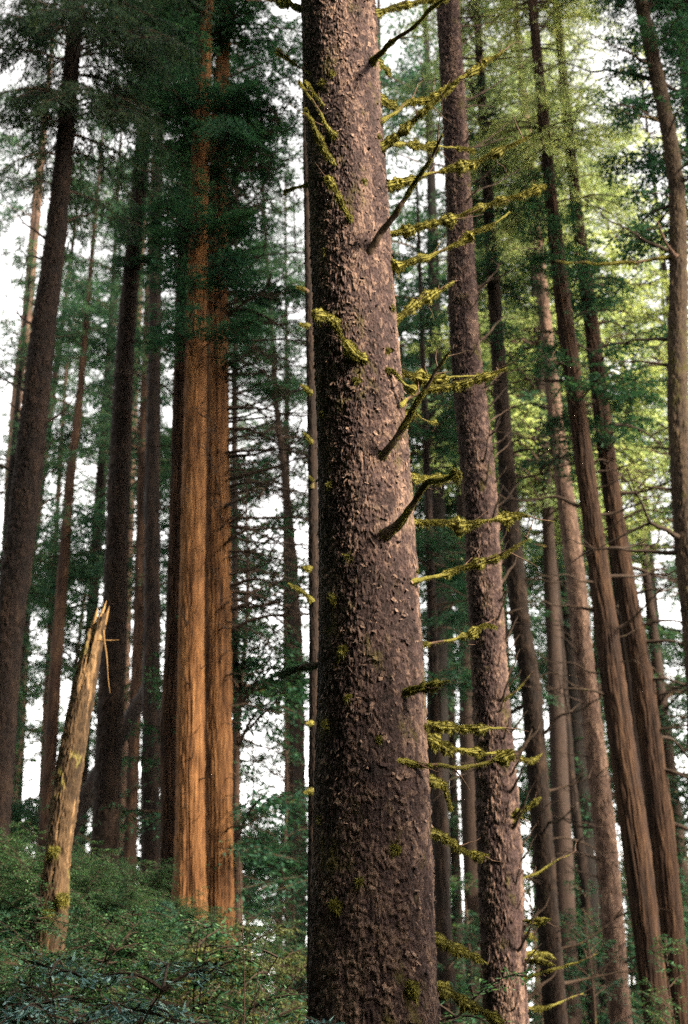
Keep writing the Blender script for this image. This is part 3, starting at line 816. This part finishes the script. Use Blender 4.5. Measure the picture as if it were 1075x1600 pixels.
make_tree('thin_orange', 'conifer_trunk', 'thin reddish trunk left of the broken snag, tapering up into bright sky', 'tree', 31.0,
          [(75, 1240, 21), (88, 1031, 19), (100, 869, 17), (109, 752, 15), (123, 636, 12), (133, 520, 9)], 24, 'redwood_dark', 'fibrous', 17, [('far', 560, 0.62, 0.5)], 28, 0.06)
make_tree('thin_pale', 'conifer_trunk', 'very thin pale trunk just left of the thin reddish one near the snag', 'tree', 38.0,
          [(66, 1230, 10), (72, 1100, 10), (84, 900, 8), (95, 700, 7)], 22, 'pale_bark', 'plain', 19, [('far', 720, 0.55, 0.5)], 16, 0.10)
make_tree('dark_straight', 'conifer_trunk', 'straight dark brown trunk behind the broken snag, with short dead stubs', 'tree', 20.0,
          [(162, 1370, 43), (168, 1200, 42), (178, 1000, 38), (186, 750, 34), (197, 520, 27), (208, 400, 25), (217, 290, 23), (237, 60, 18)], 31, 'dark_bark', 'scaly', 23,
          [('hemlock', 440, 0.28, 0.3), ('hemlock', 90, 0.7, 1.0)], 80, 0.03, (0.07, 0.12), 1.5)
twigs('dark_straight', 20, 430, 1250, [(-0.8, 0.8), (PI - 0.7, PI + 0.7)], (0.1, 0.6), (0.2, 0.8), TWIG_UP, 1.7, 4)
make_tree('pink_strip', 'conifer_trunk', 'pale lit trunk showing as a strip along the right edge of the straight dark one', 'tree', 40.0,
          [(196, 1100, 11), (203, 830, 11), (211, 600, 10), (217, 480, 10), (224, 340, 9)], 36, 'pale_bark', 'plain', 29, [('far', 350, 0.8, 0.9)], 18, 0.10)
make_tree('brown_slim', 'conifer_trunk', 'slim brown trunk left of the redwood cluster', 'tree', 23.0,
          [(235, 1330, 30), (236, 1130, 28), (237, 1000, 26), (238, 750, 22), (242, 520, 19), (246, 300, 15), (250, 150, 12)], 30, 'dark_bark', 'plain', 31,
          [('hemlock', 120, 0.6, 0.8)], 48, 0.04)
twigs('brown_slim', 16, 380, 1200, [(-0.8, 0.8), (PI - 0.7, PI + 0.7)], (-0.1, 0.5), (0.3, 0.9), TWIG_UP, 1.5, 5)
make_tree('red_small', 'conifer_trunk', 'small reddish trunk glimpsed between the straight dark trunk and the slim brown one', 'tree', 30.0,
          [(204, 1320, 20), (211, 1110, 19), (218, 930, 16), (222, 700, 13)], 24, 'redwood_dark', 'fibrous', 37, [('far', 760, 0.6, 0.6)], 24, 0.08)
make_tree('cluster_dark', 'redwood_tree', 'dark shaded trunk on the left of the redwood cluster', 'tree', 18.8,  # darker bark colour stands in for part of this trunk's shade
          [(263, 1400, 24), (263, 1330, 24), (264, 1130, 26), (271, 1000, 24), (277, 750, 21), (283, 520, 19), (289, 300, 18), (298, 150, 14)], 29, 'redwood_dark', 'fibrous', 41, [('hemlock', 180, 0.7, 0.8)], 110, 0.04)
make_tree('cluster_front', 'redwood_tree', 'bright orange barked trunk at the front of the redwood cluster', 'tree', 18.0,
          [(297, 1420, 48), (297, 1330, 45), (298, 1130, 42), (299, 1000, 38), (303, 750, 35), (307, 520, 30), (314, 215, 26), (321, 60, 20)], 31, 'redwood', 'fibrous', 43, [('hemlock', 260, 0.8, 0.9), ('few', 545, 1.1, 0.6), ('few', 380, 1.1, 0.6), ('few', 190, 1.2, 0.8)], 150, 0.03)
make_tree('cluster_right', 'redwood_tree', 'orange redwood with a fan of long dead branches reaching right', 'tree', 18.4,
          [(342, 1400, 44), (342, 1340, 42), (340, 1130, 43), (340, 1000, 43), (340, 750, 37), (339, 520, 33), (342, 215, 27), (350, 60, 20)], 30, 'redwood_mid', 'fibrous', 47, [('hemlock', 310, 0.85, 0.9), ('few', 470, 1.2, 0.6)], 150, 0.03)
twigs('cluster_right', 72, 150, 1000, [(-0.9, 0.6), (-0.6, 0.3), (-1.2, 0.4)], (-0.35, 0.45), (0.35, 1.9), TWIG_DOWN, 1.2, 6)
twigs('cluster_right', 22, 950, 1320, [(-1.6, 0.5)], (-0.2, 0.4), (0.12, 0.9), TWIG_DOWN, 1.3, 7)
twigs('cluster_right', 24, 250, 1000, [(-1.7, -0.6)], (-0.1, 0.7), (0.25, 0.9), TWIG_DOWN, 1.5, 27)
twigs('cluster_front', 34, 500, 1360, [(-2.0, -0.4)], (-0.1, 0.6), (0.08, 0.30), STUB, 0.8, 8)
twigs('cluster_dark', 14, 100, 700, [(PI - 0.8, PI + 0.8)], (-0.3, 0.3), (0.5, 1.5), TWIG_DOWN, 1.0, 9)
make_tree('behind_cluster', 'conifer_trunk', 'thin dark trunk just right of the orange redwoods, with drooping olive foliage beside it', 'tree', 24.0,
          [(368, 1350, 11), (368, 1100, 10), (367, 900, 9), (366, 600, 8)], 20, 'dark_bark', 'plain', 53, [('hemlock', 640, 0.55, 0.45)], 24, 0.06)
twigs('behind_cluster', 26, 420, 1250, [(-0.9, 0.9)], (-0.4, 0.4), (0.4, 1.6), TWIG_DOWN, 1.2, 19)
for k, (pts, w, D, bk, lab) in enumerate([
        ([(468, 1580, 20), (469, 1300, 19), (465, 1012, 17), (458, 892, 15), (446, 752, 12), (432, 636, 9)], 0, 28.0, 'dark_bark', 'thickest of the three slim trunks in the gap left of the big mossy trunk'),
        ([(449, 1560, 10), (449, 1300, 9), (448, 1090, 9), (446, 900, 8)], 0, 36.0, 'pale_bark', 'palest of the three slim trunks in the gap left of the big trunk'),
        ([(458, 1570, 12), (458, 1300, 11), (456, 1090, 10), (452, 950, 9)], 0, 33.0, 'redwood_dark', 'reddish middle one of the three slim trunks left of the big trunk')]):
    make_tree('trio%d' % k, 'conifer_trunk', lab, 'tree', D, pts, 25, bk, 'plain', 59 + k, [('far', 620 + 70 * k, 0.6, 0.7)], 28, 0.06, group='three slim trunks left of the big trunk')

twigs('trio0', 40, 640, 1500, [(-PI, PI)], (-0.3, 0.4), (0.4, 1.7), TWIG_DOWN, 1.4, 51)
twigs('cluster_right', 30, 480, 960, [(-0.7, 0.4)], (-0.3, 0.35), (1.0, 2.2), TWIG_DOWN, 0.9, 52)
# right side
make_tree('right_dark', 'conifer_trunk', 'dark brown trunk just right of the stub covered second trunk', 'tree', 19.0,
          [(868, 1600, 37), (847, 1300, 32), (829, 1060, 31), (816, 1000, 31), (801, 850, 28), (789, 700, 25), (776, 520, 21), (768, 400, 18)], 26, 'dark_bark', 'scaly', 67,
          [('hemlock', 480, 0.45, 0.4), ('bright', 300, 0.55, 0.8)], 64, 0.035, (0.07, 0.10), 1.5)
twigs('right_dark', 34, 480, 1560, [(-1.2, 0.9), (PI - 0.7, PI + 1.1)], (-0.1, 0.6), (0.3, 1.4), TWIG_DOWN, 1.5, 11)
make_tree('right_pink', 'conifer_trunk', 'lighter pinkish brown trunk between two dark trunks on the right', 'tree', 23.0,
          [(970, 1600, 36), (945, 1300, 34), (917, 1060, 29), (913, 1050, 32), (900, 900, 29), (873, 700, 25), (854, 520, 19), (843, 420, 17)], 30, 'pale_bark', 'scaly', 71, [('bright', 380, 0.6, 0.9)], 64, 0.04, (0.08, 0.12), 1.6)
twigs('right_pink', 30, 560, 1550, [(-0.9, 0.9), (PI - 0.8, PI + 0.8)], (0.0, 0.6), (0.3, 1.2), TWIG_DOWN, 1.6, 12)
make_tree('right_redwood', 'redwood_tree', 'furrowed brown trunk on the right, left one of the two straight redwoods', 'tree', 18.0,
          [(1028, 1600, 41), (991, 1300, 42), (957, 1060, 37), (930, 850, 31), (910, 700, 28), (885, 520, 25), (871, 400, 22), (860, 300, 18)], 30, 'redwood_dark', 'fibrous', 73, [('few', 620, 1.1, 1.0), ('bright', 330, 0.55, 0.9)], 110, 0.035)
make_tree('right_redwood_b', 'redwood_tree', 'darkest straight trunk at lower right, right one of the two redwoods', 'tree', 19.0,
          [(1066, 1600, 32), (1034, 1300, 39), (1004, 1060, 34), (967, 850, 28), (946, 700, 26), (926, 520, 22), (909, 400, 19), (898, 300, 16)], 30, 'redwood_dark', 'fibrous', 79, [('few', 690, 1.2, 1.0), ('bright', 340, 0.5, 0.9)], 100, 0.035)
twigs('right_redwood', 24, 450, 1100, [(-0.9, 0.9), (PI - 0.8, PI + 0.8)], (-0.2, 0.5), (0.4, 1.5), TWIG_DOWN, 1.5, 13)
twigs('right_redwood_b', 28, 420, 1300, [(-0.9, 0.9)], (-0.3, 0.4), (0.4, 1.6), TWIG_DOWN, 1.5, 14)
make_tree('right_thin', 'conifer_trunk', 'thin dark trunk low down between the dark brown trunk and the pinkish one', 'tree', 28.0,
          [(928, 1600, 17), (916, 1390, 16), (892, 1210, 13), (880, 1060, 12), (868, 900, 10)], 22, 'dark_bark', 'plain', 83, [('far', 900, 0.55, 0.6)], 28, 0.06)
make_tree('right_edge', 'mossy_tree', 'bent mossy trunk along the right edge of the picture', 'tree', 14.5,
          [(1100, 1300, 40), (1092, 1050, 38), (1072, 850, 36), (1062, 700, 33), (1058, 600, 30), (1060, 400, 27), (1059, 300, 24), (1044, 200, 22), (1022, 100, 22), (1001, 0, 19), (985, -80, 17)], 21, 'mossy_bark', 'scaly', 89,
          [('few', 330, 1.0, 1.0), ('few', 130, 0.8, 1.0), ('hemlock', -20, 0.6, 0.6)], 80, 0.03, (0.05, 0.08), 1.3)
twigs('right_edge', 14, 60, 900, [(PI - 0.9, PI + 0.9), (-0.6, 0.6)], (-0.2, 0.5), (0.4, 1.4), TWIG_UP, 1.8, 15)
_t, _ax = TREES['right_edge']
bm4 = branch_maker(_t, _ax, 14.5)
bm4([(1045, 402), (1000, 408), (940, 412), (868, 408)], 4.0, ((0, .5), (.6, .5), (1, .2)), d1=-0.3, seed=330, forks=3, thick=0.012)
bm4([(1026, 186), (985, 180), (945, 160)], 3.4, ((0, .5), (1, .3)), d1=-0.2, seed=331, thick=0.012)
bm4([(1014, 100), (985, 85), (925, 55)], 3.0, bare=True, d1=-0.3, seed=332, forks=2)
bm4([(1054, 400), (1040, 380), (1028, 345)], 4.6, bare=True, d1=-0.3, seed=333)
make_tree('corner', 'conifer_trunk', 'dark trunk cutting the upper right corner of the picture', 'tree', 15.5,
          [(1125, 700, 34), (1105, 400, 30), (1080, 150, 28), (1066, 0, 26)], 24, 'dark_bark', 'plain', 97, [('few', 250, 1.2, 1.2), ('hemlock', 80, 0.55, 0.6)], 48, 0.05)
make_tree('low_brown', 'conifer_trunk', 'brown trunk low down in the gap between the big trunk and the second one', 'tree', 21.0,
          [(700, 1600, 30), (692, 1450, 26), (688, 1300, 22), (684, 1200, 19), (678, 1050, 16)], 18, 'dark_bark', 'plain', 101, [('hemlock', 1130, 0.7, 0.7)], 36, 0.05)

# ------------------------------------------------------------------ the broken snag and the leaning dead trunk
def build_snag():
    ax = Axis([(82, 1430, 42), (88, 1350, 40), (100, 1250, 38), (117, 1150, 34), (134, 1060, 31), (147, 1000, 27), (160, 935, 21)], 11.0, 1.0, 0.3)
    t = thing('broken_snag', 'leaning broken dead tree with a splintered top and peeling bark', 'dead tree', ax.base())
    b0 = ax.base()
    def peel(Z, PH, rr, tone, zs):
        f = fbm(np.cos(PH) * 1.3, np.sin(PH) * 1.3, Z * 1.3, 12, 3)
        on = sstep((f + 0.15) / 0.16)
        return rr + on * 0.012, np.clip(tone - 0.30 * on + 0.26 * (1 - on), 0, 1)
    b, m = trunk_mesh('trunk', ax, M['snag'], 'scaly', 19, 110, 0.018, ax.z[0], ax.z[-1], peel, (0.05, 0.09), 1.0)
    V = b.v[0]
    ztop = V[:, 2].max(); cx = ax.c(V[:, 2] + b0[2]) - b0[0]
    ph = np.arctan2(V[:, 1], V[:, 0] - cx)
    cut = ztop - 0.05 - 0.40 * np.abs(vnoise(np.cos(ph) * 2.1, np.sin(ph) * 2.1, 0, 5)) - 0.20 * np.abs(vnoise(np.cos(ph) * 9, np.sin(ph) * 9, 0, 6)) - 0.16 * (np.sin(ph * 1.0 - 0.8) + 1)
    over = V[:, 2] > cut
    s = np.where(over, 0.45, 1.0)
    V[:, 0] = np.where(over, ax.c(cut + b0[2]) - b0[0] + (V[:, 0] - cx) * s, V[:, 0]); V[:, 1] *= s
    V[:, 2] = np.where(over, cut, V[:, 2])
    link('trunk', b.mesh('trunk', [m], tone=True), t)
    g = np.random.default_rng(4)
    for k in range(8):
        a = g.uniform(-PI, PI); rr = 0.045 * g.uniform(0.4, 1.0); zb = ztop - 0.30 - 0.15 * g.random(); h = g.uniform(0.10, 0.34) if k else 0.42
        c0 = float(ax.c(zb + b0[2])) - b0[0]
        u = np.linspace(0, 1, 7)
        P = np.stack((c0 + rr * math.cos(a) + u * h * (0.22 + g.normal(0, 0.10)), rr * math.sin(a) + 0 * u + g.normal(0, 0.03) * u, zb + u * h), 1)
        s_ = MB(); s_.tube(P, g.uniform(0.012, 0.034) * (1 - u ** g.uniform(1.2, 4.0)) * (0.8 + 0.4 * g.random(7)) + 0.0015, 6, a=0.35 + 0.5 * g.random(), bump=0.6, seed=k)
        s_.v[-1][:, 1] = P[0, 1] + (s_.v[-1][:, 1] - P[0, 1]) * 0.5
        link('splinter', s_.mesh('splinter', [M['splinter']], tone=True), t)
    for P in (((161, 985), (166, 1020), (169, 1060), (172, 1084)), ((152, 1000), (168, 1001), (186, 1000))):
        s_ = MB(); Q = smooth_path(np.array([at(px, py, 10.85)[0] - b0 for px, py in P]), 12)
        s_.tube(Q, np.linspace(0.009, 0.003, 12), 5, a=0.3, bump=0.5)
        link('splinter', s_.mesh('splinter', [M['splinter']], tone=True), t)['label'] = 'torn strip of wood hanging from the break'
    for k, (px, py) in enumerate(((76, 1428), (98, 1405), (84, 1330))):
        c = at(px, py, 10.86)[0] - b0
        P = c + np.array(((-.04, 0, -.03), (0, -.02, 0), (.04, 0, .03)))
        link('moss_cushion', moss_mesh(smooth_path(P, 12), np.full(12, .006), ((0, .3), (.5, 1), (1, .3)), 410 + k, .024, .8, 60000, .024).mesh('moss', [M['moss']], smooth=False), t)
build_snag()

def build_leaner():
    p0 = at(112, 1290, 22.0)[0]; p1 = at(232, 1062, 24.0)[0]
    z0 = float(ground_z(p0[0] - 1.2, 22)); 
    d = (p1 - p0); P = np.stack([p0 + d * u for u in np.linspace(-0.9, 1.05, 40)])
    P[:, 2] += 0.08 * np.sin(np.linspace(0, 5, 40))
    base = P[0].copy()
    t = thing('leaning_log', 'dark dead log leaning across the gap behind the snag', 'log', base)
    b = MB(); b.tube(P - base, np.linspace(0.19, 0.10, 40), 14, bump=0.25, seed=3)
    link('trunk', b.mesh('trunk', [M['dark_bark']], tone=True), t)
    for k in range(4):
        o = link('branch', TWIG_UP[k], t); o.location = P[16 + 5 * k] - base; o.rotation_euler = (0, -0.5 + 0.5 * k, (-1) ** k * 1.1); o.scale = (1.1,) * 3
build_leaner()

# ------------------------------------------------------------------ distant conifers, one by one
FAR_TRUNK = []
for k, mk in enumerate(('dark_bark', 'pale_bark', 'redwood_dark', 'dark_bark')):
    zz = np.linspace(-0.5, 30, 60)
    b = MB(); b.tube(np.stack((0.12 * np.sin(zz * 0.13 + k), 0.10 * np.cos(zz * 0.17 + k), zz), 1), 0.26 * (1 - zz / 31) + 0.01, 14, bump=0.12, seed=k)
    FAR_TRUNK.append(b.mesh('trunk', [M[mk]]))
GAPS = [(-400, 8, 'past the left edge trunk'), (8, 95, 'between the left edge trunk and thin reddish one'), (95, 180, 'above the broken snag'), (180, 245, 'between the straight dark trunk and the slim brown one'),
        (245, 365, 'behind the orange redwood cluster'), (365, 450, 'between the redwood cluster and the three slim trunks'), (450, 500, 'just left of the big mossy trunk'), (500, 655, 'behind the big mossy trunk'),
        (655, 765, 'between the big mossy trunk and the second spruce'), (765, 815, 'close right of the second spruce'), (815, 895, 'between the dark brown trunk and the pinkish one'),
        (895, 985, 'behind the two straight redwoods'), (985, 1500, 'by the right edge, beyond the two redwoods')]
def gap_of(px):
    for a, c, s in GAPS:
        if a <= px < c: return s
    return GAPS[-1][2]
def far_tree(x, D, H, fam, k, g, lean=0.02):
    z = float(ground_z(x, D))
    px = 537.5 + x / (D * 1.03) * FPX
    t = thing('distant_conifer', ('tall background conifer ' if D < 42 else 'faint far conifer ') + gap_of(px), 'tree', (x, D, z), 'distant conifers')
    s = H / 30.0
    o = link('trunk', FAR_TRUNK[k % 4], t); o.scale = (s * g.uniform(0.7, 1.2),) * 2 + (s,)
    pool = CROWN[fam]
    o = link('crown', pool[k % len(pool)], t)
    f = g.uniform(0.30, 0.48) if fam == 'far' else g.uniform(0.48, 0.56)
    h = H * (1 - f)
    o.location = (0, 0, H * f); sc = g.uniform(0.9, 1.3) * (H / 28) ** 0.5
    o.scale = (sc, sc, h / 15.0); o.rotation_euler = (0, 0, g.uniform(0, 6.28))
    t.rotation_euler = (g.normal(0, lean), g.normal(0, lean), g.uniform(0, 6.28))
g = np.random.default_rng(77)
k = 0
for D, xs in ((32, (-8.2, -5.4, -2.3, 2.9, 5.0)), (38, (-9.4, -6.4, 2.0, 4.3, 6.6)), (45, (-10.6, -7.4, -4.4, 0.9, 3.4, 6.0, 9.5)),
              (54, (-12, -8.6, -5.4, 1.4, 4.6, 8.0, 11.5))):
    for x in xs:
        far_tree(x + g.normal(0, 0.35), D + g.uniform(-2, 2), g.uniform(23, 33) * (0.92 if D < 35 else 1.05), 'far', k, g)
        k += 1
for x, D, H in ((1.55, 26, 34), (2.5, 29, 37), (0.9, 31, 36)):
    far_tree(x, D, H, 'far', k, g); k += 1
for x, D, H in ((9.4, 37, 31), (10.2, 44, 34), (8.1, 34, 30), (12.5, 40, 30), (14, 34, 28), (11.5, 29, 27)):
    far_tree(x, D, H, 'far', k, g); k += 1
# sunlit yellow green trees at upper right
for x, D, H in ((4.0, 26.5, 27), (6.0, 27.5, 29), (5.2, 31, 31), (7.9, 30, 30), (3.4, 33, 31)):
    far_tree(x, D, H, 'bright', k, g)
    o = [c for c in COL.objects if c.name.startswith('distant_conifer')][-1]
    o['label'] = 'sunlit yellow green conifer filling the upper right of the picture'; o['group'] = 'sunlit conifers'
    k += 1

# ------------------------------------------------------------------ understory: young hemlocks and shrubs
def young(x, D, s, k, label, fam=None, zs=1.0):
    z = float(ground_z(x, D))
    t = thing('young_conifer', label, 'young tree', (x, D, z), 'young conifers of the understory')
    o = link('crown', CROWN['young'][(k if fam is None else fam) % 3], t); o.location = (0, 0, 0.25); o.scale = (s, s, s * zs); o.rotation_euler = (0, 0, k * 1.9)
    b = YT; o = link('trunk', b, t); o.scale = (s, s, s * zs)
zz = np.linspace(-0.3, 5.2, 16); b_ = MB(); b_.tube(np.stack((0.03 * np.sin(zz * 2), 0 * zz, zz), 1), 0.05 * (1 - zz / 5.3) + 0.006, 7); YT = b_.mesh('trunk', [M['limb']])
g = np.random.default_rng(5)
k = 0
for D, xs, s0 in ((17, (1.5, 3.3, 5.3), 0.7), (23, (-6.4, 1.0, 2.9, 5.0), 1.0), (29, (-8.5, -5.4, -1.9, 1.9, 3.7, 6.4), 1.5), (36, (-9, -6.2, -3.4, -1.6, 1.4, 3.4, 5.6, 8.3), 1.8),
                  (44, (-10, -6.8, -3.6, 0.6, 2.9, 5.4, 8.8), 2.2)):
    for x in xs:
        px = 537.5 + x / (D * 1.0) * FPX
        young(x + g.normal(0, 0.3), D + g.uniform(-1.5, 1.5), s0 * g.uniform(0.8, 1.2), k, 'young conifer low in the background, ' + gap_of(px))
        k += 1

for x, D, s0, lab in ((-1.5, 20, 1.5, 'dark bushy young conifer in the gap right of the orange redwoods'), (-1.05, 25, 1.3, 'dark young conifer behind the three slim trunks left of the big trunk'), (-0.75, 21, 0.8, 'short young conifer low beside the shaded edge of the big trunk')):
    young(x, D, s0, k, lab, 0); k += 1
for D, xs, s0 in ((20.5, (1.9, 3.4, 4.9), 0.85), (26, (2.2, 3.4, 4.7, 5.7, 6.6), 1.2), (31, (5.2, 6.8, 7.8), 1.7)):
    for x in xs:
        young(x, D, s0 * g.uniform(0.85, 1.15), k, 'dark young conifer, ' + gap_of(537.5 + x / D * FPX), 0); k += 1

SHRUB = {
    'green': [bush('foliage', 700 + i, 1.3, 0.85, 11, M['shrub'], 0.034, 0.012, 0.015, 18) for i in range(2)],
    'blue': [bush('foliage', 720 + i, 1.15, 0.9, 12, M['blue_shrub'], 0.034, 0.0095, 0.0125, 15, 0.15, 0.7) for i in range(2)],
    'olive': [bush('foliage', 740, 2.0, 0.8, 10, M['olive_shrub'], 0.040, 0.012, 0.015, 16, 0.7, 0.9)],
}
def shrub(px, D, top_py, fam, k, label, rs=1.0):
    """a shrub on the slope whose top reaches up to the line of sight of top_py"""
    p = at(px, top_py, D)[0]
    z = float(ground_z(p[0], D))
    h = max(0.6, p[2] - z)
    me = SHRUB[fam][k % len(SHRUB[fam])]
    hh = {'green': 1.3, 'blue': 1.15, 'olive': 1.9}[fam]
    o = link('shrub', me)
    o.location = (p[0], D, z); o.rotation_euler = (0, 0, k * 2.3); s = h / hh
    o.scale = (s * rs if s < 1.6 else 1.6 * rs,) * 2 + (s,)
    o['label'] = label; o['category'] = 'shrub'; o['group'] = 'understory shrubs'
LIST = [(95, 7.2, 1450, 'blue', 'blue green feathery shrub low at the front, left of the largest one'), (275, 7.3, 1465, 'blue', 'blue green feathery shrub low at the front, right of the largest one'), (85, 9.4, 1385, 'green', 'green shrub directly in front of the foot of the broken snag'), (285, 12.2, 1405, 'green', 'leafy shrub directly below the bright orange trunk'), (335, 10.2, 1420, 'green', 'green shrub between the orange redwoods and the olive shrubs, low on the slope'), (50, 9.9, 1410, 'green', 'green shrub at the left foot of the broken snag'), (352, 12.0, 1375, 'olive', 'olive shrub covering the foot of the redwood with dead branches'), (235, 9.0, 1445, 'olive', 'olive shrub among the green ones, between snag and redwoods'),
        (40, 8.3, 1490, 'blue', 'blue green shrub in the bottom left corner'), (205, 7.6, 1400, 'blue', 'large blue green feathery shrub at the front, below the broken snag and redwoods'), (330, 8.2, 1485, 'blue', 'blue green shrub at the bottom, right of the largest feathery one'),
        (120, 9.6, 1490, 'green', 'green shrub hiding the foot of the broken snag'), (10, 10.5, 1460, 'green', 'bushy green shrub at the left edge, beside the broken snag'), (175, 12.5, 1450, 'green', 'green shrub between the broken snag and the straight dark trunk'),
        (225, 14.0, 1425, 'green', 'leafy shrub in front of the straight dark trunk, right of the snag'), (255, 10.5, 1475, 'green', 'green shrub below the orange redwood, behind the blue feathery shrub'), (330, 11.5, 1450, 'olive', 'olive shrub at the foot of the orange redwoods'),
        (385, 12.5, 1370, 'olive', 'tall drooping olive shrub right of the orange redwoods'), (400, 9.5, 1490, 'olive', 'thin olive green shrub left of the big trunk, near the bottom'), (445, 10.2, 1545, 'green', 'low green shrub beside the three slim trunks'),
        (60, 14.5, 1410, 'green', 'dark green shrub on the slope behind the broken snag'), (-40, 13.0, 1410, 'green', 'tall green shrub cut by the left edge'), (120, 17, 1380, 'green', 'shrub high on the slope under the leaning log'), (430, 14, 1450, 'green', 'green shrub between the redwoods and the three slim trunks'),
        (300, 14.8, 1450, 'green', 'small green shrub directly in front of the bright orange trunk'), (355, 15.5, 1425, 'green', 'green shrub in front of the redwood with the dead branch fan')]
for k, (px, D, top, fam, lab) in enumerate(LIST):
    shrub(px, D, top, fam, k, lab)
g = np.random.default_rng(91)
k = 40
for D in np.arange(6.6, 18.5, 0.95):
    for x in np.arange(-0.46 * D - 0.5, 0.3 - 0.028 * D, 0.72 if 9 < D < 13.5 else 1.05):
        x2 = x + g.normal(0, 0.25); D2 = D + g.normal(0, 0.3)
        if x2 < -0.30 * D2 - 1.0: continue
        z = float(ground_z(x2, D2)); o = link('shrub', SHRUB['blue' if D < 9.5 else 'green'][k % 2])
        o.location = (x2, D2, z); o.rotation_euler = (0, 0, g.uniform(0, 6)); sc = g.uniform(0.45, 0.95) if D < 9 else g.uniform(0.30, 0.64); o.scale = (sc * 1.15, sc * 1.15, sc)
        o['label'] = ('low blue green shrub in the undergrowth at the very bottom left' if D < 9 else 'low green shrub in the dense undergrowth covering the left slope'); o['category'] = 'shrub'; o['group'] = 'understory shrubs'
        k += 1
# bare saplings standing among the shrubs
for k, (pts, lab) in enumerate([(((394, 1600), (400, 1530), (412, 1470), (432, 1420)), 'bare bent twig of a sapling rising among the shrubs'), (((383, 1580), (381, 1480), (376, 1400), (373, 1330)), 'thin upright pale stem left of the bent twig'), (((400, 1600), (420, 1550), (433, 1525)), 'short bare twig right of the bent one')]):
    D = 7.8 + 0.3 * k
    P = np.array([at(px, py, D)[0] for px, py in pts]); gz = float(ground_z(P[0, 0], D)); P = np.concatenate(([[P[0, 0] - 0.05, D, gz - 0.05]], P))
    b = MB(); Q = smooth_path(P - P[0], 24); b.tube(Q, np.linspace(0.008, 0.002, 24), 5)
    o = link('bare_sapling', b.mesh('bare_sapling', [M['twig' if k != 1 else 'limb']])); o.location = P[0]
    o['label'] = lab; o['category'] = 'sapling'; o['group'] = 'bare saplings'

# ------------------------------------------------------------------ low plants on the forest floor, and the rest of the wood around the viewer, with added shade trees
def build_cover():
    g = np.random.default_rng(14)
    n = 22000
    x = np.where(np.arange(n) < 14000, g.uniform(-7, 1, n), g.uniform(-9, 9, n)); y = np.where(np.arange(n) < 14000, g.uniform(5, 20, n), g.uniform(3, 32, n))
    keep = (fbm(x * 0.5, y * 0.5, 0, 31) > -0.2) | (np.arange(n) < 14000); x, y = x[keep], y[keep]; n = len(x)
    rep_ = 9
    X = np.repeat(x, rep_) + g.normal(0, 0.06, n * rep_); Y = np.repeat(y, rep_) + g.normal(0, 0.06, n * rep_)
    B = np.stack((X, Y, ground_z(X, Y) - 0.01), 1)
    d = np.stack((g.normal(0, 1, len(X)), g.normal(0, 1, len(X)), np.abs(g.normal(0.6, 0.4, len(X)))), 1)
    b = MB(); b.leaves(B, d, g.normal(0, 1, (len(X), 3)), g.uniform(0.05, 0.15, len(X)), g.uniform(0.012, 0.035, len(X)))
    o = link('ground_cover', b.mesh('ground_cover', [M['hemlock']], smooth=False))
    o['kind'] = 'stuff'; o['label'] = 'low green plants covering the forest floor'; o['category'] = 'ground cover'
build_cover()

OPEN = (1.6, 17.0)
def build_wood():
    """the wood goes on to both sides of the picture, behind the viewer and overhead; it opens only towards the low sun; some trees are added to shade the view"""
    g = np.random.default_rng(15)
    b = MB()
    near = ((-5.8, 6.5), (-4.6, 2.5), (-4.2, -1.5), (-7.0, 10.5), (-2.5, -5.0), (-6.5, 4.5), (18.7, 4.0), (16.4, 1.2), (20.8, 7.0), (14.5, -1.2), (5.0, 3.5), (6.6, 4.4), (5.6, 2.0), (13.1, 5.15))  # unseen trees, added to block sun and sky and shade parts of the view
    for k in range(74):
        ring = k < 26
        a = g.uniform(-PI, PI); 
        D = g.uniform(7, 12) if ring else g.uniform(12.5, 24)
        x, y = D * math.sin(a), D * math.cos(a)
        along, across = x * sdir.x + y * sdir.y, -x * sdir.y + y * sdir.x     # the way the sun comes in stays open
        if k < 60 and along > 0 and OPEN[0] < across / math.hypot(sdir.x, sdir.y) < OPEN[1]: continue
        if k < 60 and y > 1 and abs(x) < 0.30 * y + 4.0: continue
        low = 4.5
        if k >= 60: (x, y), low = near[k - 60], (0.8 if k < 66 else 27.0 if k < 70 else 0.6 if k < 73 else 17.5)
        z0 = float(ground_z(x, y)); H = g.uniform(22, 30) + (12 if k >= 66 else 0)
        if k >= 70: H = (5.3, 8.0, 9.6, 28.0)[k - 70]
        zz = np.linspace(-0.4, H, 30)
        b.tube(np.stack((x + 0 * zz, y + 0 * zz, z0 + zz), 1), 0.24 * (1 - zz / (H + 1)) + 0.01, 10, 0)
        m = 9000 if k < 70 else 3600
        u = g.random(m); zc = z0 + low + u * (H - low); rr = (3.5 if k < 73 else 1.9) * (1 - u) ** 0.7 * np.sqrt(g.random(m)) + 0.1; aa = g.random(m) * 2 * PI
        tier = np.floor(zc / 0.55); aa = np.floor(aa * 3.5 + tier * 1.7) / 3.5 + g.normal(0, 0.10, m)
        B = np.stack((x + rr * np.cos(aa), y + rr * np.sin(aa), zc - 0.25 * rr), 1)
        d = np.stack((np.cos(aa), np.sin(aa), np.full(m, -0.35)), 1) + g.normal(0, 0.5, (m, 3))
        b.leaves(B, d, np.tile((0, 0, 1.0), (m, 1)) + g.normal(0, 0.5, (m, 3)), g.uniform(0.25, 0.5, m), g.uniform(0.09, 0.2, m), 1)
    o = link('wood_and_shade_trees', b.mesh('wood_and_shade_trees', [M['dark_bark'], M['hemlock']], smooth=False))
    o['kind'] = 'stuff'; o['label'] = 'the rest of the dense conifer wood around the viewer, with added shade trees'; o['category'] = 'wood'
build_wood()
